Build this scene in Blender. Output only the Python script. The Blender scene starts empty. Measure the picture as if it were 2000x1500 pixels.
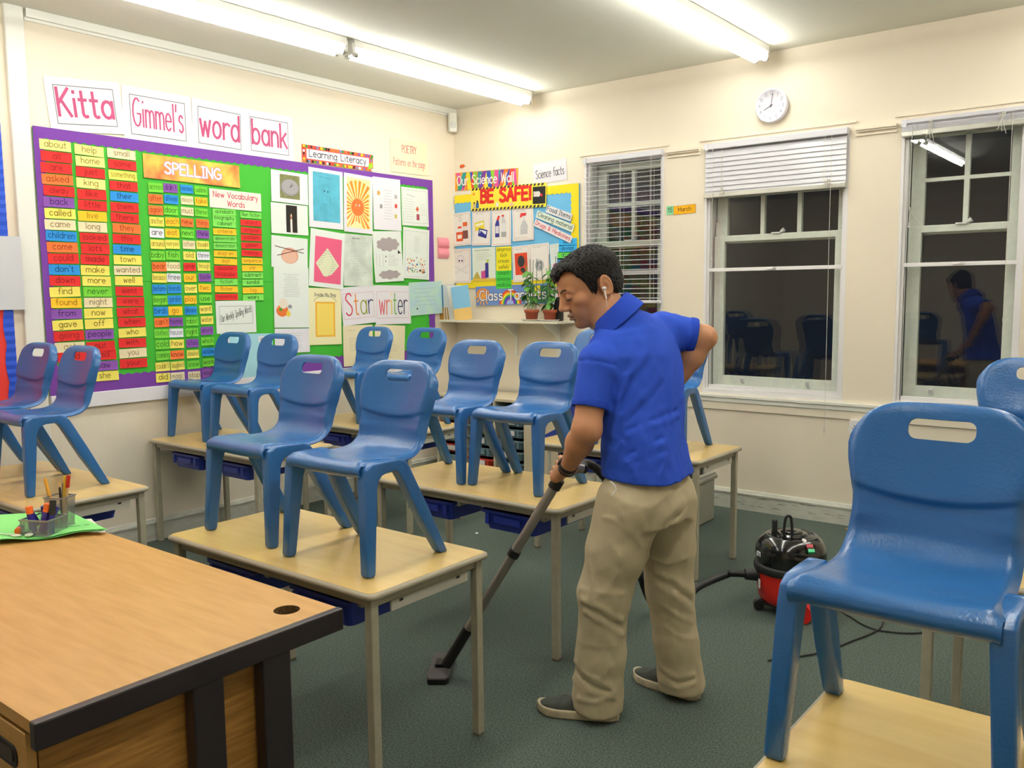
import bpy, bmesh, math, random
import numpy as np
from mathutils import Vector, Matrix
R = math.radians
PI = math.pi
random.seed(7)
scn = bpy.context.scene
COL = scn.collection
# ---------------- camera, world, exposure ----------------
CAMP = (5.0544, -5.6560, 1.5162)
FW = Vector((-0.61505072, 0.78155643, -0.10431754))
RT = Vector((0.78645398, 0.61756761, -0.01001893))
UP = Vector((-0.05659278, 0.0882031, 0.99449358))
FPX = 1698.237
cd = bpy.data.cameras.new('camera'); cam = bpy.data.objects.new('camera', cd); COL.objects.link(cam)
cam.matrix_world = Matrix(((RT.x, UP.x, -FW.x, CAMP[0]), (RT.y, UP.y, -FW.y, CAMP[1]), (RT.z, UP.z, -FW.z, CAMP[2]), (0, 0, 0, 1)))
cd.sensor_fit = 'HORIZONTAL'; cd.sensor_width = 36.0; cd.lens = 36.0 * FPX / 2000.0
cd.clip_start = 0.05
scn.camera = cam
scn.view_settings.view_transform = 'Standard'; scn.view_settings.look = 'None'
scn.view_settings.gamma = 1.0; scn.view_settings.use_curve_mapping = False
scn.view_settings.exposure = 0.0
wd = bpy.data.worlds.new('night'); scn.world = wd; wd.use_nodes = True
wd.node_tree.nodes['Background'].inputs[0].default_value = (0.012, 0.014, 0.02, 1)
wd.node_tree.nodes['Background'].inputs[1].default_value = 0.6
TUBE_POWER = 24.0     # emission strength of the fluorescent tubes

# ---------------- helpers ----------------
def lin(h):
    h = h.lstrip('#'); c = [int(h[i:i+2], 16)/255 for i in (0, 2, 4)]
    return tuple(v/12.92 if v <= .04045 else ((v+.055)/1.055)**2.4 for v in c)
_m = {}
def mat(name, hexc, rough=.6, metal=0., noise=0., nscale=20., bump=0., bscale=60., spec=.5, coat=0., emit=0., stretch=None, hex2=None):
    if name in _m: return _m[name]
    m = bpy.data.materials.new(name); m.use_nodes = True; nt = m.node_tree; b = nt.nodes['Principled BSDF']
    c = lin(hexc); b.inputs['Base Color'].default_value = (*c, 1); b.inputs['Roughness'].default_value = rough
    b.inputs['Metallic'].default_value = metal; b.inputs['Specular IOR Level'].default_value = spec
    b.inputs['Coat Weight'].default_value = coat; b.inputs['Coat Roughness'].default_value = .15
    if emit:
        b.inputs['Emission Color'].default_value = (1.0, .985, .93, 1); b.inputs['Emission Strength'].default_value = emit
    if noise or bump or hex2:
        tc = nt.nodes.new('ShaderNodeTexCoord'); mp = nt.nodes.new('ShaderNodeMapping')
        nt.links.new(tc.outputs['Object'], mp.inputs[0])
        if stretch: mp.inputs['Scale'].default_value = stretch
    if noise or hex2:
        n = nt.nodes.new('ShaderNodeTexNoise'); n.inputs['Scale'].default_value = nscale; n.inputs['Detail'].default_value = 6
        nt.links.new(mp.outputs[0], n.inputs[0])
        r = nt.nodes.new('ShaderNodeValToRGB'); r.color_ramp.elements[0].position = .3; r.color_ramp.elements[1].position = .7
        c2 = lin(hex2) if hex2 else tuple(v*(1-noise) for v in c); c1 = c if hex2 else tuple(min(1, v*(1+noise*.5)) for v in c)
        r.color_ramp.elements[0].color = (*c2, 1); r.color_ramp.elements[1].color = (*c1, 1)
        nt.links.new(n.outputs[0], r.inputs[0]); nt.links.new(r.outputs[0], b.inputs['Base Color'])
    if bump:
        n2 = nt.nodes.new('ShaderNodeTexNoise'); n2.inputs['Scale'].default_value = bscale; n2.inputs['Detail'].default_value = 4
        nt.links.new(mp.outputs[0], n2.inputs[0])
        bp = nt.nodes.new('ShaderNodeBump'); bp.inputs['Strength'].default_value = bump; bp.inputs['Distance'].default_value = .01
        nt.links.new(n2.outputs[0], bp.inputs['Height']); nt.links.new(bp.outputs[0], b.inputs['Normal'])
    _m[name] = m; return m
def P(hexc, rough=.75): return mat('paper_'+hexc.lstrip('#'), hexc, rough, spec=.3)

class MB:
    def __init__(s): s.v = []; s.f = []; s.m = []; s.mats = []; s.sm = []
    def mi(s, m):
        if m not in s.mats: s.mats.append(m)
        return s.mats.index(m)
    def add(s, vs, fs, m, smooth=False):
        o = len(s.v); s.v += [tuple(v) for v in vs]; i = s.mi(m)
        for f in fs: s.f.append([o+k for k in f]); s.m.append(i); s.sm.append(smooth)
    def box(s, x0, x1, y0, y1, z0, z1, m):
        s.add([(x0,y0,z0),(x1,y0,z0),(x1,y1,z0),(x0,y1,z0),(x0,y0,z1),(x1,y0,z1),(x1,y1,z1),(x0,y1,z1)],
              [(0,3,2,1),(4,5,6,7),(0,1,5,4),(1,2,6,5),(2,3,7,6),(3,0,4,7)], m)
    def obox(s, c, ax, ay, az, m):
        c = Vector(c); ax, ay, az = Vector(ax), Vector(ay), Vector(az); vs = []
        for k in (-1, 1):
            for a, b in ((-1,-1),(1,-1),(1,1),(-1,1)): vs.append(c+ax*a+ay*b+az*k)
        s.add(vs, [(0,3,2,1),(4,5,6,7),(0,1,5,4),(1,2,6,5),(2,3,7,6),(3,0,4,7)], m)
    def rbox(s, x0, x1, y0, y1, z0, z1, r, m, n=4, axis='z'):
        # box with rounded vertical (axis) edges
        pts = []
        if axis == 'z': u0,u1,v0,v1,w0,w1 = x0,x1,y0,y1,z0,z1; mk = lambda a,b,c:(a,b,c)
        elif axis == 'x': u0,u1,v0,v1,w0,w1 = y0,y1,z0,z1,x0,x1; mk = lambda a,b,c:(c,a,b)
        else: u0,u1,v0,v1,w0,w1 = z0,z1,x0,x1,y0,y1; mk = lambda a,b,c:(b,c,a)
        for cx, cy, a in ((u1-r,v1-r,0),(u0+r,v1-r,90),(u0+r,v0+r,180),(u1-r,v0+r,270)):
            for k in range(n+1):
                t = R(a+90*k/n); pts.append((cx+r*math.cos(t), cy+r*math.sin(t)))
        N = len(pts); s.add([mk(p[0],p[1],w0) for p in pts]+[mk(p[0],p[1],w1) for p in pts],
            [tuple(range(N))[::-1], tuple(range(N,2*N))]+[(i,(i+1)%N,N+(i+1)%N,N+i) for i in range(N)], m)
    def prism(s, pts, fn, w0, w1, m):
        N = len(pts); s.add([fn(p[0],p[1],w0) for p in pts]+[fn(p[0],p[1],w1) for p in pts],
            [tuple(range(N))[::-1], tuple(range(N,2*N))]+[(i,(i+1)%N,N+(i+1)%N,N+i) for i in range(N)], m)
    def tube(s, pts, rad, m, n=10, caps=True, close=False):
        pts = [Vector(p) for p in pts]; N = len(pts)
        if isinstance(rad, (int, float)): rad = [rad]*N
        t0 = (pts[1]-pts[0]).normalized(); up = Vector((0,0,1)) if abs(t0.z) < .9 else Vector((1,0,0))
        a = t0.cross(up).normalized(); vs = []
        for i in range(N):
            t = (pts[min(i+1,N-1)]-pts[max(i-1,0)]).normalized()
            a = (a-t*a.dot(t)).normalized(); b = t.cross(a)
            for k in range(n):
                an = 2*PI*k/n; vs.append(pts[i]+(a*math.cos(an)+b*math.sin(an))*rad[i])
        fs = [(i*n+k, i*n+(k+1)%n, (i+1)*n+(k+1)%n, (i+1)*n+k) for i in range(N-1) for k in range(n)]
        s.add(vs, fs, m, True)
        if caps: s.add(vs[:n], [tuple(range(n))[::-1]], m); s.add(vs[-n:], [tuple(range(n))], m)
    def lathe(s, prof, m, c=(0,0,0), n=28, mtx=None, smooth=True):
        vs = []; 
        for r, z in prof:
            for k in range(n):
                a = 2*PI*k/n; v = Vector((r*math.cos(a), r*math.sin(a), z))
                if mtx is not None: v = mtx @ v
                vs.append(v+Vector(c))
        fs = [(i*n+k, i*n+(k+1)%n, (i+1)*n+(k+1)%n, (i+1)*n+k) for i in range(len(prof)-1) for k in range(n)]
        s.add(vs, fs, m, smooth)
    def build(s, name, parent=None, smooth=None, bevel=0, bseg=2, auto=None):
        me = bpy.data.meshes.new(name); me.from_pydata(s.v, [], s.f)
        for m in s.mats: me.materials.append(m)
        me.polygons.foreach_set('material_index', s.m)
        me.polygons.foreach_set('use_smooth', [(x if smooth is None else smooth) for x in s.sm])
        me.update()
        if bevel:
            b = bmesh.new(); b.from_mesh(me); bmesh.ops.remove_doubles(b, verts=b.verts, dist=1e-5)
            bmesh.ops.recalc_face_normals(b, faces=b.faces)
            es = [e for e in b.edges if len(e.link_faces) == 2 and e.calc_face_angle() > R(40)]
            bmesh.ops.bevel(b, geom=es, offset=bevel, segments=bseg, profile=.5, affect='EDGES', clamp_overlap=True)
            b.to_mesh(me); b.free()
        o = bpy.data.objects.new(name, me); COL.objects.link(o)
        if parent is not None: o.parent = parent
        return o
def tag(o, label=None, cat=None, group=None, kind=None):
    if label: o['label'] = label
    if cat: o['category'] = cat
    if group: o['group'] = group
    if kind: o['kind'] = kind
    return o
def struct(o): o['kind'] = 'structure'; return o
def empty(name, loc, rz=0, **k):
    o = bpy.data.objects.new(name, None); o.empty_display_size = .1; COL.objects.link(o); o.location = loc; o.rotation_euler = (0,0,rz)
    return tag(o, **k)
def dup(root, loc=None, rz=None):
    def cp(o, par):
        c = o.copy(); COL.objects.link(c); c.parent = par
        for ch in list(o.children): cp(ch, c)
        return c
    r = cp(root, None)
    if loc is not None: r.location = loc
    if rz is not None: r.rotation_euler = (0,0,rz)
    return r
def ray(px, py): return FW+RT*((px-1000)/FPX)+UP*((750-py)/FPX)
def on(px, py, ax, val):    # photo pixel -> point on an axis plane of the room
    d = ray(px, py); t = (val-CAMP[ax])/d[ax]; return Vector(CAMP)+d*t
def at(px, py, D): return Vector(CAMP)+ray(px, py)*D
def catmull(pts, n=6, close=False):
    pts = [Vector(p) for p in pts]; out = []; N = len(pts)
    for i in range(N-1):
        p0, p1, p2, p3 = pts[max(i-1,0)], pts[i], pts[i+1], pts[min(i+2,N-1)]
        for k in range(n):
            t = k/n; out.append(.5*((2*p1)+(p2-p0)*t+(2*p0-5*p1+4*p2-p3)*t*t+(3*p1-p0-3*p2+p3)*t**3))
    out.append(pts[-1]); return out
# ---------------- room shell ----------------
H = 3.06; XR = 7.2; YB = -7.4
WALL = mat('wall_paint', '#f3e8d3', .7, noise=.03, nscale=1.5, bump=.08, bscale=30)
CEIL = mat('ceiling_paint', '#e9e8dc', .8, bump=.05, bscale=40)
GLOSS = mat('white_gloss_paint', '#efefe6', .35, bump=.03, bscale=50)
CARPET = mat('green_carpet', '#75827a', .95, nscale=150, hex2='#444f46', bump=.6, bscale=500, spec=.1)
# windows: x0, x1, z0, z1
WIN = [(1.325, 2.005, .80, 2.52), (2.32, 3.295, .80, 2.52), (3.60, 4.27, .80, 2.52)]
def wallbox(name, parts, m=WALL):
    b = MB()
    for q in parts: b.box(*q, m)
    return struct(b.build(name))
f = MB(); f.box(0, XR, YB, 0, -.05, 0, CARPET); struct(f.build('floor'))
f = MB(); f.box(0, XR, YB, 0, H, H+.05, CEIL); struct(f.build('ceiling'))
wallbox('wall_left', [(-.15, 0, YB, .3, 0, H)])
parts = []; x = 0.
for a, b_, z0, z1 in WIN:
    parts.append((x, a, 0, .3, 0, H)); parts.append((a, b_, 0, .3, 0, z0)); parts.append((a, b_, 0, .3, z1, H)); x = b_
parts.append((x, XR, 0, .3, 0, H)); wallbox('wall_back', parts)
wallbox('wall_right', [(XR, XR+.15, YB, .3, 0, H)])
wallbox('wall_front', [(0, XR, YB-.15, YB, 0, H)])
# skirting: board with a moulded top
SK = mat('skirting_paint', '#cfd0c4', .45, noise=.12, nscale=14, stretch=(1, 1, 3))
def skirt(name, p0, p1, nrm):
    p0, p1, n = Vector(p0), Vector(p1), Vector(nrm); b = MB()
    prof = [(0,0),(.018,0),(.018,.105),(.024,.108),(.024,.118),(.018,.122),(.012,.135),(.004,.14),(0,.14)]
    b.add([p0+n*a+Vector((0,0,z)) for a, z in prof]+[p1+n*a+Vector((0,0,z)) for a, z in prof],
          [(i, i+1, len(prof)+i+1, len(prof)+i) for i in range(len(prof)-1)], SK)
    if name == 'baseboard_back':   # black shoe scuffs
        sc = mat('scuff', '#4a4a44', .8); rr = random.Random(4)
        for k in range(34):
            x = rr.uniform(2.3, 4.3); z = rr.uniform(.03, .1); w = rr.uniform(.01, .045); t = rr.uniform(-.12, .12)
            y = -.0185
            b.add([(x-w,y,z-t*w),(x+w,y,z+t*w),(x+w*.9,y,z+t*w+.0016),(x-w*.4,y,z-t*w*.4+.003)], [(0,1,2,3)], sc)
    return struct(b.build(name))
skirt('baseboard_left', (0,YB,0), (0,0,0), (1,0,0)); skirt('baseboard_back', (0,0,0), (XR,0,0), (0,-1,0))
skirt('baseboard_right', (XR,YB,0), (XR,0,0), (-1,0,0)); skirt('baseboard_front', (0,YB,0), (XR,YB,0), (0,1,0))
# ceiling trunking along the left wall and the boxed pole
b = MB(); b.box(0, .035, -3.45, 0, H-.045, H-.0, GLOSS); b.box(0, .012, -3.45, 0, H-.06, H-.045, GLOSS); struct(b.build('trim_1'))
b = MB(); b.rbox(0, .03, -3.56, -3.462, 0, H, .006, GLOSS); struct(b.build('trim_2', smooth=False))
# sill band under the windows: nosing, then flat apron
b = MB()
b.box(2.22, XR, -.028, 0, .775, .795, GLOSS); b.box(2.22, XR, -.02, 0, .745, .775, GLOSS); 
b.box(1.25, 2.22, -.028, 0, .775, .795, GLOSS)
b.box(1.25, XR, -.012, 0, .69, .745, WALL)
struct(b.build('trim_3', bevel=.003))
# picture rail pieces between the windows and thin head mouldings
b = MB()
for a, c in ((2.03, 2.285), (3.335, 3.575)):
    b.box(a, c, -.02, 0, 2.478, 2.488, WALL); b.box(a, c, -.03, 0, 2.488, 2.505, WALL); b.box(a, c, -.012, 0, 2.455, 2.466, WALL)
struct(b.build('trim_4', bevel=.002))
b = MB()
for a, c, z0, z1 in WIN: b.box(a-.04, c+.04, -.012, 0, z1+.02, z1+.032, WALL)
struct(b.build('trim_5', bevel=.002))
# a door in the unseen front wall, far behind the camera
b = MB(); b.box(5.9, 6.75, YB, YB+.04, 0, 2.05, GLOSS); b.box(5.84, 5.9, YB, YB+.06, 0, 2.11, GLOSS); b.box(6.75, 6.81, YB, YB+.06, 0, 2.11, GLOSS); b.box(5.9, 6.75, YB, YB+.06, 2.05, 2.11, GLOSS)
struct(b.build('door_1', bevel=.004))

# ---------------- windows ----------------
GL = bpy.data.materials.new('window_glass'); GL.use_nodes = True
_n = GL.node_tree; _n.nodes.clear(); _o = _n.nodes.new('ShaderNodeOutputMaterial'); _g = _n.nodes.new('ShaderNodeBsdfGlossy'); _t = _n.nodes.new('ShaderNodeBsdfTransparent'); _x = _n.nodes.new('ShaderNodeMixShader'); _fr = _n.nodes.new('ShaderNodeFresnel')
_ge = _n.nodes.new('ShaderNodeNewGeometry'); _ma = _n.nodes.new('ShaderNodeMath'); _ma.operation = 'MULTIPLY_ADD'; _ma.inputs[1].default_value = 1/1.62-1.62; _ma.inputs[2].default_value = 1.62; _n.links.new(_ge.outputs['Backfacing'], _ma.inputs[0]); _n.links.new(_ma.outputs[0], _fr.inputs[0]); _g.inputs['Roughness'].default_value = .01; _t.inputs[0].default_value = (.93, .95, .93, 1)
_n.links.new(_fr.outputs[0], _x.inputs[0]); _n.links.new(_t.outputs[0], _x.inputs[1]); _n.links.new(_g.outputs[0], _x.inputs[2]); _n.links.new(_x.outputs[0], _o.inputs[0])
SASH = mat('sash_paint', '#f2f5ec', .4, noise=.06, nscale=25); WHITE = mat('white_frame', '#f4f2f2', .3)
DARK = mat('night_ground', '#0a0a0b', .9)
def frame(b, x0, x1, z0, z1, y0, y1, wl, wr, wb, wt, m):
    b.box(x0, x0+wl, y0, y1, z0, z1, m); b.box(x1-wr, x1, y0, y1, z0, z1, m)
    b.box(x0+wl, x1-wr, y0, y1, z0, z0+wb, m); b.box(x0+wl, x1-wr, y0, y1, z1-wt, z1, m)
for wi, (x0, x1, z0, z1) in enumerate(WIN):
    w = struct(empty('window_%d' % (wi+1), ((x0+x1)/2, .1, z0)))
    ox, oy, oz = -(x0+x1)/2, -.1, -z0
    def put(b, name, bevel=.002):
        b.v = [(v[0]+ox, v[1]+oy, v[2]+oz) for v in b.v]; return b.build(name, w, bevel=bevel)
    # lining and sill inside the reveal
    b = MB(); frame(b, x0, x1, z0, z1, .0, .25, .018, .018, .03, .03, WHITE); put(b, 'window_lining')
    # inner secondary glazing: slim white frame and two panes
    mid = 1.66; b = MB(); frame(b, x0+.018, x1-.018, z0+.03, z1-.03, .02, .045, .02, .02, .028, .02, WHITE)
    b.box(x0+.03, x1-.03, .015, .05, mid-.012, mid+.012, WHITE); 
    xm = (x0+x1)/2; b.box(xm-.03, xm+.03, .005, .02, mid-.004, mid+.004, WHITE); b.box(xm+.005, xm+.03, .0, .02, mid+.004, mid+.012, WHITE)
    put(b, 'secondary_frame')
    b = MB(); b.add([(x0+.035,.033,z0+.05),(x1-.035,.033,z0+.05),(x1-.035,.033,z1-.05),(x0+.035,.033,z1-.05)], [(0,1,2,3)], GL); put(b, 'inner_pane', 0)
    # outer sashes: lower sash with one big pane, upper sash with small lights
    meet = 1.875; b = MB()
    frame(b, x0+.03, x1-.03, z0+.04, meet+.02, .105, .14, .075, .075, .08, .04, SASH); put(b, 'lower_sash', .004)
    b = MB(); frame(b, x0+.03, x1-.03, meet-.03, z1-.04, .15, .185, .075, .075, .05, .055, SASH)
    nb = 2 if wi == 1 else 1
    gx0, gx1 = x0+.105, x1-.105
    for k in range(1, nb+1):
        gx = gx0+(gx1-gx0)*k/(nb+1); b.box(gx-.014, gx+.014, .15, .185, meet, z1-.09, SASH)
    zc = meet+.02+(z1-.09-meet)*.5; b.box(gx0, gx1, .152, .183, zc-.011, zc+.011, SASH)
    for sx in (x0+.105, x1-.105):   # sash horns
        sg = 1 if sx < xm else -1
        b.add([(sx-sg*.0,.15,meet+.02),(sx-sg*.075,.15,meet+.02),(sx-sg*.075,.15,meet+.12),(sx-sg*.06,.15,meet+.09),(sx-sg*.035,.15,meet+.06),
               (sx-sg*.0,.13,meet+.02),(sx-sg*.075,.13,meet+.02),(sx-sg*.075,.13,meet+.12),(sx-sg*.06,.13,meet+.09),(sx-sg*.035,.13,meet+.06)],
              [(0,1,2,3,4),(5,6,7,8,9),(0,4,9,5),(4,3,8,9),(3,2,7,8),(2,1,6,7)], SASH)
    put(b, 'upper_sash', 0)
    b = MB(); b.add([(gx0-.01,.122,z0+.1),(gx1+.01,.122,z0+.1),(gx1+.01,.122,meet),(gx0-.01,.122,meet)], [(0,1,2,3)], GL)
    b.add([(gx0-.01,.168,meet),(gx1+.01,.168,meet),(gx1+.01,.168,z1-.07),(gx0-.01,.168,z1-.07)], [(0,1,2,3)], GL); put(b, 'outer_pane', 0)
    for q in (.2, .8):   # sash lifts and catch
        b = MB(); gx = gx0+(gx1-gx0)*q; b.tube([(gx,.105,z0+.075),(gx,.085,z0+.085),(gx,.08,z0+.105)], [.012,.012,.014], WHITE, 8); put(b, 'sash_lift', 0)
    b = MB(); b.box(xm-.04, xm+.02, .09, .12, meet+.02, meet+.03, WHITE); b.tube([(xm+.02,.1,meet+.03),(xm+.045,.1,meet+.045)], [.008,.016], WHITE, 8); put(b, 'catch', 0)

# ---------------- blinds ----------------
SLAT = mat('blind_slat', '#dcdce2', .3, coat=.3); SLAT2 = mat('blind_slat_metal', '#c6c6bb', .25, metal=.3); CORD = mat('blind_cord', '#d9d6cc', .7)
def blind(x0, x1, ztop, zbot, n, tilt, label, cords, slatm, depth=.05, stack=0, thick=False):
    root = empty('venetian_blind', ((x0+x1)/2, -.01, ztop), label=label, cat='blind', group='venetian blinds in the sash windows')
    cx = (x0+x1)/2; hw = (x1-x0)/2
    b = MB(); b.rbox(-hw, hw, -.03, .02, -.04, 0, .004, SLAT, axis='x'); b.box(-hw+.01, -hw+.03, -.035, .0, -.045, 0, SLAT); b.build('headrail', root)
    zb = zbot-ztop; hgt = -zb-.075
    for k in range(n):
        z = -.055-hgt*(k+.5)/n
        b = MB(); c, s_ = math.cos(tilt), math.sin(tilt); vs = []
        for a in (-1, -.5, 0, .5, 1):
            y = a*depth/2; cr = (1-a*a)*.003; vs.append((y*c-cr*s_, y*s_+cr*c))
        pts = [(-hw+.006, y-.006, z+zz) for y, zz in vs]+[(hw-.006, y-.006, z+zz) for y, zz in vs]
        b.add(pts, [(i, i+1, 6+i, 5+i) for i in range(4)], slatm, True); b.build('slat', root)
    for k in range(stack):
        z = zb+.03+k*.0035; b = MB(); b.box(-hw+.006, hw-.006, -.03, .018, z, z+.0022, slatm); b.build('slat', root)
    b = MB(); b.rbox(-hw+.004, hw-.004, -.032, .02, zb, zb+(.032 if thick else .022), .005, slatm if not thick else SLAT2, axis='x'); b.build('bottom_rail', root)
    for q in (.12, .5, .88) if stack == 0 and not thick else (.14, .86):
        b = MB(); xx = -hw+2*hw*q
        for dx, yy in ((-.004, -.032), (.004, -.032), (0, .02)): b.tube([(xx+dx, yy, -.04), (xx+dx, yy, zb+.02)], .0011, CORD, 4)
        b.build('ladder_cord', root)
    for (cxp, zl) in cords:
        b = MB(); pts = [(cxp-cx, -.036, -.03), (cxp-cx, -.038, -.5), (cxp-cx+.004, -.039, zl-ztop+.1), (cxp-cx+.002, -.04, zl-ztop)]
        b.tube(catmull(pts, 4), .0016, CORD, 5); b.tube([(cxp-cx+.002, -.04, zl-ztop+.012), (cxp-cx+.002, -.04, zl-ztop-.02)], [.003, .006], CORD, 6); b.build('pull_cord', root)
    return root, b
blind(1.335, 2.0, 2.52, 1.43, 29, R(8), 'white venetian blind lowered with open slats in the window beside the science board', [(1.40, 1.1)], SLAT, .025)
r2, _ = blind(2.33, 3.29, 2.515, 2.15, 9, R(72), 'closed white venetian blind half drawn up in the middle window, long cord', [(2.40, 1.75), (3.2, .62)], SLAT, .048, thick=True)
r3, _ = blind(3.605, 4.27, 2.515, 2.415, 0, 0, 'white venetian blind pulled right up in the window by the right edge, frayed cords', [(3.67, 1.9), (4.19, 1.35)], SLAT, .05, stack=14, thick=True)
# knotted cord bundles on the raised blinds
for rt, xs, zz in ((r2, (-.34, .37), -.33), (r3, (-.17, .2), -.045)):
    for k, xx in enumerate(xs):
        b = MB(); rr = random.Random(k+3)
        for j in range(6):
            p = [(xx+rr.uniform(-.018,.018), -.04+rr.uniform(-.006,.004), zz+rr.uniform(-.02,.03)) for _ in range(4)]
            b.tube(catmull(p, 4), .0014, CORD, 4)
        ln = .09 if (rt is r3) else .03
        for j in range(3): b.tube(catmull([(xx+.004*j,-.042,zz), (xx+.01*j-.01,-.045,zz-ln*.5), (xx+.022*j-.02,-.042,zz-ln*(.8+.15*j))], 4), .0014, CORD, 4)
        b.build('cord_knot', rt)

# ---------------- fluorescent lights ----------------
TUBE = mat('tube_glow', '#ffffff', .5, emit=TUBE_POWER); FIX = mat('batten_white', '#f2f2ec', .4); CAPM = mat('tube_cap', '#b9b9b0', .4, metal=.5)
def batten(x, y0, y1, label):
    L = y1-y0; root = empty('fluorescent_light', (x, (y0+y1)/2, H), label=label, cat='ceiling light', group='twin tube strip lights on the ceiling')
    b = MB(); b.rbox(-.05, .05, -L/2, L/2, -.045, 0, .006, FIX, axis='y'); b.build('batten', root)
    for s in (-1, 1):
        b = MB(); b.box(-.045, .045, s*(L/2)-.012, s*(L/2)+.012, -.085, -.02, FIX); b.build('end_bracket', root, bevel=.004)
    for sx in (-.034, .034):
        b = MB(); b.tube([(sx, -L/2+.03, -.085), (sx, L/2-.03, -.085)], .0165, TUBE, 14)
        t = b.build('tube', root)
        for s in (-1, 1):
            b = MB(); b.tube([(sx, s*(L/2-.03), -.085), (sx, s*(L/2-.006), -.085)], .0168, CAPM, 12); b.build('tube_cap', t)
    return root
n_ = 0
LL = ['strip light over the word bank wall, nearest the window wall', 'strip light over the word bank wall, second from the window wall', 'strip light over the front left desks', 'strip light near the front left corner']
for ri, X in enumerate((.88, 2.78, 4.75)):
    for k in range(3):
        y1 = -.13-k*1.86 if ri == 0 else -.16-k*1.86
        lab = ['white twin tube %s' % LL[k], 'white twin tube %s' % ['strip light above the clock, ending at the window wall', 'strip light in the middle row, above the man', 'strip light in the middle row near the camera'][k],
               'white twin tube %s' % ['strip light above the right hand window', 'strip light above the right hand table', 'strip light behind the camera'][k]][ri]
        batten(X, y1-1.8, y1, lab)
# motion detector in the corner
b = MB(); b.rbox(0, .05, -.035, .035, -.075, .075, .012, GLOSS); e = empty('motion_sensor', (.03, -.055, 2.94), R(-35), label='small white motion sensor high in the room corner', cat='sensor'); o = b.build('sensor_body', e)
b = MB(); b.rbox(.049, .054, -.02, .02, -.045, .0, .006, mat('sensor_lens', '#d8d8d4', .3)); b.build('sensor_lens', e)
# ---------------- classroom tables ----------------
TZ = .646
LAM = mat('maple_laminate', '#e9ca82', .28, nscale=3, hex2='#dfbb6f', stretch=(1, 9, 1), coat=.25)
LAM2 = mat('maple_laminate_warm', '#e3bd78', .3, nscale=3, hex2='#d9ad66', stretch=(9, 1, 1), coat=.2)
EDGE = mat('grey_edge', '#aea691', .5, bump=.1, bscale=200); FRM = mat('table_frame_paint', '#aca791', .45, noise=.1, nscale=30)
RUN = mat('runner_grey', '#b9b6a8', .45); TRAYB = mat('blue_tray', '#22389e', .4, bump=.05); BLACK = mat('black_plastic', '#191919', .45); DKV = mat('dark_inside', '#26201c', .9)
TRAYD = mat('dark_tray', '#4b4540', .5)
def rrect(x0, x1, y0, y1, r, n=5):
    pts = []
    for cx, cy, a in ((x1-r,y1-r,0),(x0+r,y1-r,90),(x0+r,y0+r,180),(x1-r,y0+r,270)):
        for k in range(n+1): t = R(a+90*k/n); pts.append((cx+r*math.cos(t), cy+r*math.sin(t)))
    return pts
def tray_mesh(w, d, h, m, front=-1):
    # open box with flared rim and a front lip; origin at the top centre of the rim
    b = MB(); t = .004; rings = [(w/2-.028, d/2-.02, -h), (w/2-.014, d/2-.006, -.014), (w/2, d/2, -.012), (w/2, d/2, 0), (w/2-.006, d/2-.006, 0), (w/2-.018, d/2-.012, -.012), (w/2-.034, d/2-.026, -h+t)]
    vs = []
    for a, c, z in rings: vs += [(p[0], p[1], z) for p in rrect(-a, a, -c, c, .02, 3)]
    N = 16; b.add(vs, [(i*N+k, i*N+(k+1)%N, (i+1)*N+(k+1)%N, (i+1)*N+k) for i in range(len(rings)-1) for k in range(N)]+[tuple(range(N))[::-1], tuple(range(6*N, 7*N))], m)
    return b
def make_table(lam=LAM):
    L, W = 1.1, .55
    root = empty('school_table', (0, 0, 0))
    b = MB(); r = .028; rings = []
    prof = [(.012, -.024), (.003, -.02), (0, -.012), (.003, -.004), (.012, -.0005)]
    for ins, z in prof: rings.append([(p[0], p[1], TZ+z) for p in rrect(ins, L-ins, ins, W-ins, r-ins*.5)])
    N = len(rings[0]); b.add([v for q in rings for v in q], [(i*N+k, i*N+(k+1)%N, (i+1)*N+(k+1)%N, (i+1)*N+k) for i in range(4) for k in range(N)]+[tuple(range(N))[::-1]], EDGE, True)
    b.build('edge_band', root)
    b = MB(); b.prism(rrect(.011, L-.011, .011, W-.011, .022), lambda a, c, w: (a, c, w), TZ-.02, TZ, lam); b.build('tabletop', root)
    b = MB(); z0, z1 = TZ-.05, TZ-.024; q = .03
    b.box(q, L-q, q, q+.022, z0, z1, FRM); b.box(q, L-q, W-q-.022, W-q, z0, z1, FRM); b.box(q, q+.022, q, W-q, z0, z1, FRM); b.box(L-q-.022, L-q, q, W-q, z0, z1, FRM)
    b.build('frame', root, bevel=.002)
    for lx in (.022, L-.052):
        for ly in (.022, W-.052):
            b = MB(); b.box(lx, lx+.03, ly, ly+.03, .008, TZ-.024, FRM); l = b.build('leg', root, bevel=.003)
            b = MB(); b.box(lx+.001, lx+.029, ly+.001, ly+.029, 0, .008, mat('leg_foot', '#6f6a5e', .8)); b.build('foot', l)
    return root, L, W
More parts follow.
